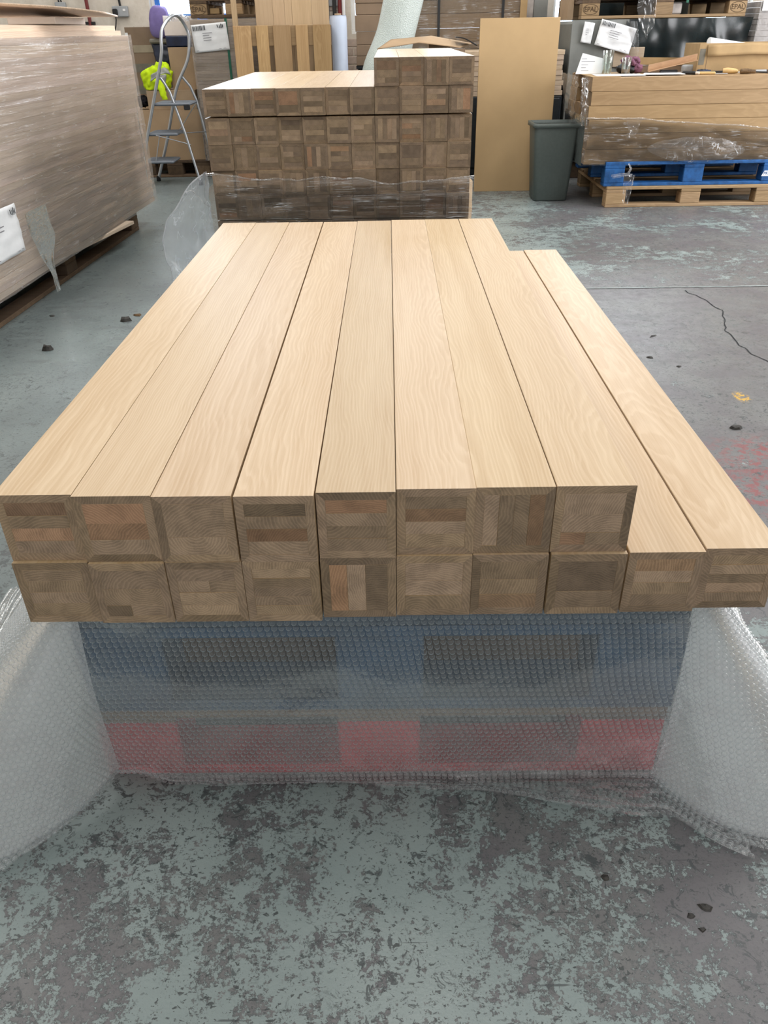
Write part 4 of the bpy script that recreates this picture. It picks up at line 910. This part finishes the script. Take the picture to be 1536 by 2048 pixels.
def kt(u, v): return (-.03 + .085 * u * (1 - .5 * v) + .02 * v, -.012 - .02 * abs(nz(u * 4, v * 5)), .01 - .20 * v)
MB().grid(kt, 8, 18).build('film_tail', M['film_loose'], t)
# logo on the blue pallet
bpal = [o for o in BP if o.name.startswith('pallet') and 'right' in o.get('label', '') and o['label'].startswith('blue')][0]
lg = MB().convex([(x, y, z) for y in (-.5016, -.5006) for x, z in ((.500, .055), (.575, .055), (.592, .092), (.517, .092))], [(0, 1, 2, 3), (4, 5, 6, 7), (0, 1, 5, 4), (1, 2, 6, 5), (2, 3, 7, 6), (3, 0, 4, 7)]).build('logo_plate', M['paper'], bpal)
text('logo_text', 'PKI', .028, M['blue'], lg, (.533, -.5022, .074), (PI / 2, 0, 0))
MB().convex([(x, y, z) for y in (-.5024, -.5018) for x, z in ((.556, .084), (.572, .076), (.582, .088), (.566, .089))], [(0, 1, 2, 3), (4, 5, 6, 7), (0, 1, 5, 4), (1, 2, 6, 5), (2, 3, 7, 6), (3, 0, 4, 7)]).build('logo_mark', M['blue'], lg)
# protective card under the clutter
o = MB().box(1.42, 1.62, 6.16, 6.80, 0, .004, .001).build('cover_card', M['card_buff'], None, (0, 0, .8495)); tag(o, 'thin buff card covering the left end of the right-hand beam stack', 'card')
ZT = .8510
def flat(name, label, cat, pts, z, th, mat, group=None):
    n = len(pts); b = MB().convex([(x, y, zz) for zz in (z, z + th) for x, y in pts], [tuple(range(n)), tuple(range(n, 2 * n))] + [(k, (k + 1) % n, n + (k + 1) % n, n + k) for k in range(n)])
    return tag(b.build(name, mat), label, cat, group)
flat('paper_sheet', 'flat white paper lying at the left end of the beam worktop', 'paper', [(1.46, 6.20), (1.80, 6.19), (1.82, 6.42), (1.48, 6.46)], .8545, .001, M['paper'])
flat('paper_sheet', 'white papers lying loose before the purple gloves', 'paper', [(1.79, 6.24), (2.08, 6.21), (2.10, 6.40), (1.86, 6.44)], .8565, .003, M['paper'])
t = thing('paper_sheet', 'written white sheet propped upright beside the drinking glass', 'paper', (1.475, 6.52, .855), (math.radians(-12), 0, 0))
ps_ = MB().add([(-.10, 0, 0), (.098, 0, 0), (.098, 0, .098), (-.055, 0, .135)], [(0, 1, 2, 3)]).build('sheet', M['paper'], t); solid(ps_, .0008)
b = MB()
for k in range(5): b.box(-.06, -.06 + random.uniform(.03, .1), -.0012, -.0008, .02 + k * .019, .023 + k * .019)
stuff(b.build('print_line', M['ink_grey'], ps_))
def tumbler(label, x, y, r, h, fill, mat):
    t = thing('drinking_glass', label, 'glass', (x, y, ZT + .0015))
    MB().lathe([(0, 0), (r * .85, 0), (r, h), (r * .94, h), (r * .80, .008), (0, .008)], 24).build('tumbler', M['glass'], t)
    MB().lathe([(0, .009), (r * .80, .009), (r * .86, fill), (0, fill)], 24).build('content', mat, t)
tumbler('tall clear drinking glass of water beside the propped white sheet', 1.597, 6.50, .039, .150, .075, M['glass'])
tumbler('shorter cloudy glass standing before the purple gloves', 1.725, 6.46, .034, .105, .03, M['card_dark'])
# gloves
t = thing('gloves', 'crumpled pair of dusky purple work gloves behind the cloudy glass', 'gloves', (1.80, 6.62, ZT))
for (cx, cy, cz, sx, sy, sz, mm, sd) in ((-.02, .02, .075, .045, .04, .035, 'mauve', 1), (.03, .0, .06, .04, .035, .045, 'mauve', 4), (.045, -.02, .03, .04, .03, .030, 'mauve', 7), (-.05, .01, .03, .05, .04, .030, 'strap', 3), (0, -.02, .025, .04, .03, .025, 'strap', 6)):
    o = blob(None, 'glove_fold', None, (cx, cy, cz), (sx, sy, sz), .28, 2.6, M[mm], sd, n=(20, 14)); o.parent = t
for (a, b_) in (((-.03, -.02, .09), (.02, -.05, .055)), ((.01, -.02, .095), (.05, -.045, .07)), ((.0, -.03, .06), (.055, -.05, .035))): MB().tube([a, tuple((p + q) / 2 + .008 for p, q in zip(a, b_)), b_], [.012, .014, .009], 8).build('finger', M['mauve'], t)
# edge boards and card offcuts
def angle_strip(label, a, b, w, mat):
    a = Vector(a); b = Vector(b); d = b - a; n = Vector((0, 0, 1)); s = d.cross(n).normalized()
    def q(u, v): base = a + d * u; return base + (s * w * (1 - 2 * v) if v < .5 else n * w * (2 * v - 1))
    o = solid(MB().grid(q, 2, 2, False).build('edge_protector', mat), .004); return tag(o, label, 'edge protector', 'cardboard edge protectors')
angle_strip('brown card edge protector sloping up behind the black tools', (1.88, 6.44, .868), (2.215, 6.42, .935), .04, M['offcut'])
angle_strip('brown card edge protector lying level behind the purple gloves', (1.86, 6.70, .905), (2.215, 6.70, .897), .045, M['card_buff'])
o = MB().box(1.86, 2.225, 6.66, 6.80, ZT, .892, .003).build('card_tray', M['card_dark']); tag(o, 'low dark card tray at the back of the beam worktop', 'tray')
# tools
def tool(name, label, x, y, rz, parts):
    t = thing(name, label, 'tool', (x, y, ZT), (0, 0, rz))
    for (pn, kind, a, mt) in parts:
        if kind == 'box': bx(pn, M[mt], t, *a)
        else: MB().tube(a[0], a[1], 10).build(pn, M[mt], t)
tool('knife', 'black-handled utility knife lying behind the loose papers', 2.03, 6.42, .05, [('handle', 'box', (-.07, .06, -.012, .012, .0, .026, .006), 'strap'), ('blade', 'box', (.06, .10, -.006, .006, .008, .012, .0005), 'steel')])
tool('marker', 'black marker pen with pale cap near the loose papers', 2.13, 6.27, -.6, [('barrel', 'tube', ([(-.05, 0, .011), (.04, 0, .011)], .011), 'strap'), ('cap', 'tube', ([(.04, 0, .011), (.065, 0, .011)], .009), 'pinkwhite')])
t = thing('tape_measure', 'dark blue tape measure lying flat in the middle of the beam worktop', 'tool', (2.235, 6.32, ZT), (0, 0, .1))
MB().tube([(0, 0, 0), (0, 0, .004), (0, 0, .024), (0, 0, .028)], [.036, .040, .040, .034], 20).build('case', M['navy'], t); bx('case_nose', M['navy'], t, .0, .045, -.04, -.012, 0, .027, .004); bx('belt_clip', M['steel'], t, -.02, .03, -.008, .008, .0282, .0295, .0005)
MB().tube([(0, 0, .028), (0, 0, .030)], .02, 16).build('disc', M['rubber'], t)
tool('scraper', 'flat grey scraper with pale wooden handle by the tape measure', 2.30, 6.24, -.25, [('blade', 'box', (0, .08, -.02, .02, .004, .007, .0005), 'greymetal'), ('handle', 'box', (-.17, 0, -.011, .011, .0, .018, .005), 'wood_handle')])
tool('chisel', 'chisel with turned yellow boxwood handle before the open carton', 2.425, 6.30, -.35, [('handle', 'tube', ([(-.05, 0, .018), (-.02, 0, .019), (.03, 0, .016), (.05, 0, .013)], [.016, .019, .016, .010]), 'wood_handle'), ('shaft', 'box', (.05, .13, -.009, .009, .006, .012, .001), 'steel')])
tool('screwdriver', 'brown and black screwdriver lying right of the boxwood chisel', 2.545, 6.235, -.2, [('handle', 'tube', ([(-.07, 0, .016), (-.03, 0, .017), (.03, 0, .013)], [.016, .017, .011]), 'brownchip'), ('shaft', 'tube', ([(.03, 0, .012), (.11, 0, .008)], .005), 'strap')])
tool('file', 'dark flat file lying against the foot of the open carton', 2.36, 6.42, .02, [('blade', 'box', (-.03, .09, -.01, .01, .0, .014, .002), 'strap'), ('tang', 'box', (.09, .12, -.004, .004, .004, .010, .001), 'steel')])
tool('plier', 'long dark pliers near the right end of the beam worktop', 2.66, 6.33, -.05, [('handle', 'tube', ([(-.09, .012, .012), (.0, .006, .012), (.03, 0, .012)], .009), 'strap'), ('handle', 'tube', ([(-.09, -.014, .012), (.0, -.006, .012), (.03, 0, .012)], .009), 'greymetal'), ('jaw', 'box', (.03, .08, -.01, .01, .004, .02, .003), 'strap')])
o = MB().box(-.06, .06, -.022, .022, 0, .02, .003).build('wood_offcut', M['offcut'], None, (2.74, 6.28, ZT), (0, 0, .3)); tag(o, 'small reddish wood offcut at the right end of the worktop', 'offcut')
o = MB().box(-.03, .03, -.012, .012, 0, .025, .003).build('wood_offcut', M['offcut'], None, (2.76, 6.38, ZT), (0, 0, -.3)); tag(o, 'tiny block of wood behind the reddish offcut', 'offcut')
blob('grey metal puck standing behind the tape measure', 'puck', 'tool', (2.21, 6.56, ZT + .025), (.045, .03, .026), .02, 1.0, M['greymetal'], 3.0, 6.0, n=(20, 12))
# open carton on the bench
t = carton('open buff carton on the right end of the beam worktop', 2.235, 2.95, 6.46, 6.78, ZT + .001, 1.035, 'card_buff', open_top=True)
bx('tape', M['tape_grey'], t, -.35, -.31, -.1612, -.1605, .05, .15, 0); bx('edge_crease', M['card_dark'], t, -.293, -.290, -.1612, -.1603, .0, .17, 0)
def flp(u, v): return (-.30 + .64 * u, -.162 - .02 * v - .0, .183 - .07 * v - .02 * abs(u - .5))
solid(MB().grid(flp, 8, 4).build('top_flap', M['card_buff'], t), .004)
o = MB().tube([(0, 0, 0), (.45, .12, -.06)], .026, 16).build('paper_roll', M['paper'], None, (2.335, 6.58, 1.045)); tag(o, 'white paper roll lying in the open buff carton', 'roll')

# ------------------------------------------------------------------ loads behind the bench
t = thing('wrapped_load', 'big load under grey and black plastic sheeting behind the beam worktop', 'wrapped load', (2.23, 7.95, 0))
bx('base', M['pine_dark'], t, -.68, .70, -.5, .5, 0, .14, .005)
def drape(x0, x1, amp, seed):
    def fn(u, v): x = x0 + (x1 - x0) * u; z = .14 + 1.055 * v; fold = abs(math.sin(x * 9 + z * 4 + seed)) ** 6; return (x, -.53 - amp * nz(x * 5, z * 4, seed) - amp * 1.3 * fold * (.4 + .6 * nz(x * 3, z * 3, seed + 5)), z)
    return fn
MB().grid(drape(-.73, -.27, .012, 2.0), 26, 36).build('grey_sheet', M['greyload'], t)
MB().grid(drape(-.29, .715, .045, 6.0), 60, 40).build('black_sheet', M['blackfilm'], t)
bx('core', M['greyload'], t, -.725, .69, -.49, .5, .14, 1.188, .02)
note(t, (-.615, -.555, 1.035), (0, math.radians(8), 0), .085, .145, bars=False, logo=False, lines=4)
note(t, (-.40, -.565, .985), (math.radians(-6), math.radians(14), 0), .30, .185, logo=False, lines=4, curl=.012)
def gath(u, v): return (-.285 + .06 * u + .05 * math.sin(v * 3), -.57 - .02 * abs(nz(u * 5, v * 4)), .70 + .48 * v)
MB().grid(gath, 8, 24).build('film_fold', M['film_loose'], t)
bx('board_end', M['panel_x'], t, -.37, -.12, -.552, -.545, .86, 1.0, .002)
tp, blk = pallet('weathered wooden pallet lying on the grey and black wrapped load', (2.235, 7.95, 1.20), (0, 0, 0), 1.33, 1.0, (M['pine'], M['pine'], M['pine_dark'], M['pine_dark']), bl=.085)
for ix, cx in ((0, -.5925), (2, .5925)):
    b0 = blk[(ix, 0)]; text('stamp', 'EPAL', .048, M['card_ink'], b0, (cx, -.5014, .066), (PI / 2, 0, 0)); oval(.058, .033, .004, cx, .066, -.5010).build('stamp_ring', M['card_ink'], b0)
bx('strap', M['green'], tp, .17, .19, -.503, -.5005, .10, .155, 0)
bx('load_board', M['pine_dark'], tp, -.66, .66, -.49, .48, .152, .175, .003)
bx('wrapped_block', M['greywrap'], tp, -.06, .17, -.42, -.2, .023, .105, .01)
def hang(u, v): w = .055 + .02 * math.sin(v * 4) - .035 * sstep(.7, 1, v); return (2.055 + w * (u - .5) * 2 + .05 * v + .01 * nz(v * 6, 2), 7.38 - .03 * abs(nz(u * 5, v * 7)), 1.42 - .36 * v)
o = MB().grid(hang, 14, 40).build('film_strand', M['film_loose']); tag(o, 'twisted strand of clear film dangling from the upper right pallet', 'film')
t = carton('brown carton on the back of the wrapped load beside the upper pallet', 1.515, 1.565, 7.75, 8.1, 1.20, 1.46, 'card')
t = thing('wrapped_bundle', 'pale grey film-wrapped bundle at the far right behind the worktop', 'wrapped stack', (3.40, 7.75, 0))
bx('base', M['pine_dark'], t, -.4, .4, -.36, .36, 0, .14, .004)
pg = MB().box(-.41, .41, -.36, .36, 0, .0395, .002).mesh('panel', M['greywrap'])
for k in range(29): place('panel', pg, t, (random.uniform(-.004, .004), random.uniform(-.004, .004), .14 + k * .04))
def rf(u, v): return (-.42 + .84 * u, -.372 - .006 * abs(nz(u * 6, v * 40)), .14 + 1.17 * v)
MB().grid(rf, 24, 50).build('stretch_film', M['film_side'], t)
b = MB()
for k in range(5): b.box(-.40 + k * .025, -.40 + k * .025 + .012, -.3815, -.380, .965, .99)
stuff(b.build('print_mark', M['ink'], t)); bx('paper_cap', M['paper'], t, -.405, .3, -.384, -.381, 1.235, 1.305, 0)
t = thing('wrapped_bundle', 'slim grey wrapped bundle standing by the wall above the tan sheet', 'wrapped stack', (1.31, 8.62, 0))
for k, (x0, x1, mm) in enumerate(((-.10, .035, 'greywrap'), (.037, .165, 'greyload'))): bx('panel', M[mm], t, x0, x1, -.12, .12, 0, 1.52, .004)
bx('strap', M['strap'], t, -.101, .036, -.123, -.1205, 1.20, 1.225, 0)

t = thing('wrapped_load', 'added black load covering the window behind the upper right pallet', 'wrapped load', (2.33, 8.72, 0))  # added load; hides the bright window so the pallet gaps read dark
def bk(u, v): a = u * 2 * PI; r_ = (abs(math.cos(a)) ** 8 + abs(math.sin(a)) ** 8) ** -.125; return (.56 * r_ * math.cos(a) + .01 * nz(u * 20, v * 9), .15 * r_ * math.sin(a) + .012 * nz(u * 20, v * 7, 3), .1 + 1.35 * v)
MB().grid(bk, 60, 30, True, True).lathe([(0, 1.45), (.14, 1.45)], 16).build('black_sheet', M['blackfilm'], t); bx('base', M['pine_dark'], t, -.54, .54, -.14, .14, 0, .12, .004)
# ------------------------------------------------------------------ bits on the floor
def chip(label, x, y, sx, sy, h, mat, seed, rz=0.0):
    random.seed(seed); n = 7; b = MB(); base = []
    for k in range(n): a = 2 * PI * k / n; r_ = random.uniform(.6, 1.15); base.append((sx * r_ * math.cos(a), sy * r_ * math.sin(a)))
    top = [(p[0] * .7, p[1] * .7, h * random.uniform(.5, 1.1)) for p in base]
    V = [(*p, 0) for p in base] + top + [(0, 0, h)]
    F = [(k, (k + 1) % n, n + (k + 1) % n, n + k) for k in range(n)] + [(n + k, n + (k + 1) % n, 2 * n) for k in range(n)] + [tuple(reversed(range(n)))]
    tag(b.add(V, F).build('floor_chip', mat, None, (x, y, .0005), (0, 0, rz)), label, 'debris')
chip('black angular chip lying alone on the floor left of the front stack', -1.49, 3.20, .030, .024, .022, M['chip'], 3)
chip('dark chip on the floor beside a brown flake near the front stack', -1.262, 3.585, .030, .020, .018, M['chip'], 5)
chip('small brown flake behind the dark chip left of the front stack', -1.232, 3.665, .025, .016, .008, M['brownchip'], 8)
chip('flat dark flake on the floor before the wrapped panel stack', -1.65, 3.675, .018, .013, .004, M['chip'], 9)
chip('dark brown chip on the red-stained floor', 1.154, 2.352, .030, .016, .010, M['chip'], 12)
chip('small black flake lying in the grey floor area', 1.06, 3.015, .016, .012, .005, M['chip'], 14)
chip('thin black sliver on the grey floor behind the small flake', 1.144, 3.27, .024, .007, .004, M['chip'], 15, .6)
chip('tiny dark flake on the grey floor nearest the crack', 1.145, 2.914, .014, .009, .004, M['chip'], 16)
chip('black flake with tail on the floor near the bubble wrap hem', .333, .736, .009, .006, .002, M['chip'], 21)
chip('largest black flake on the worn floor in front', .475, .686, .011, .010, .003, M['chip'], 22)
chip('small black flake left of the largest one', .448, .672, .007, .005, .002, M['chip'], 23)
chip('tiny black flake nearest the viewer', .459, .651, .006, .005, .002, M['chip'], 24)
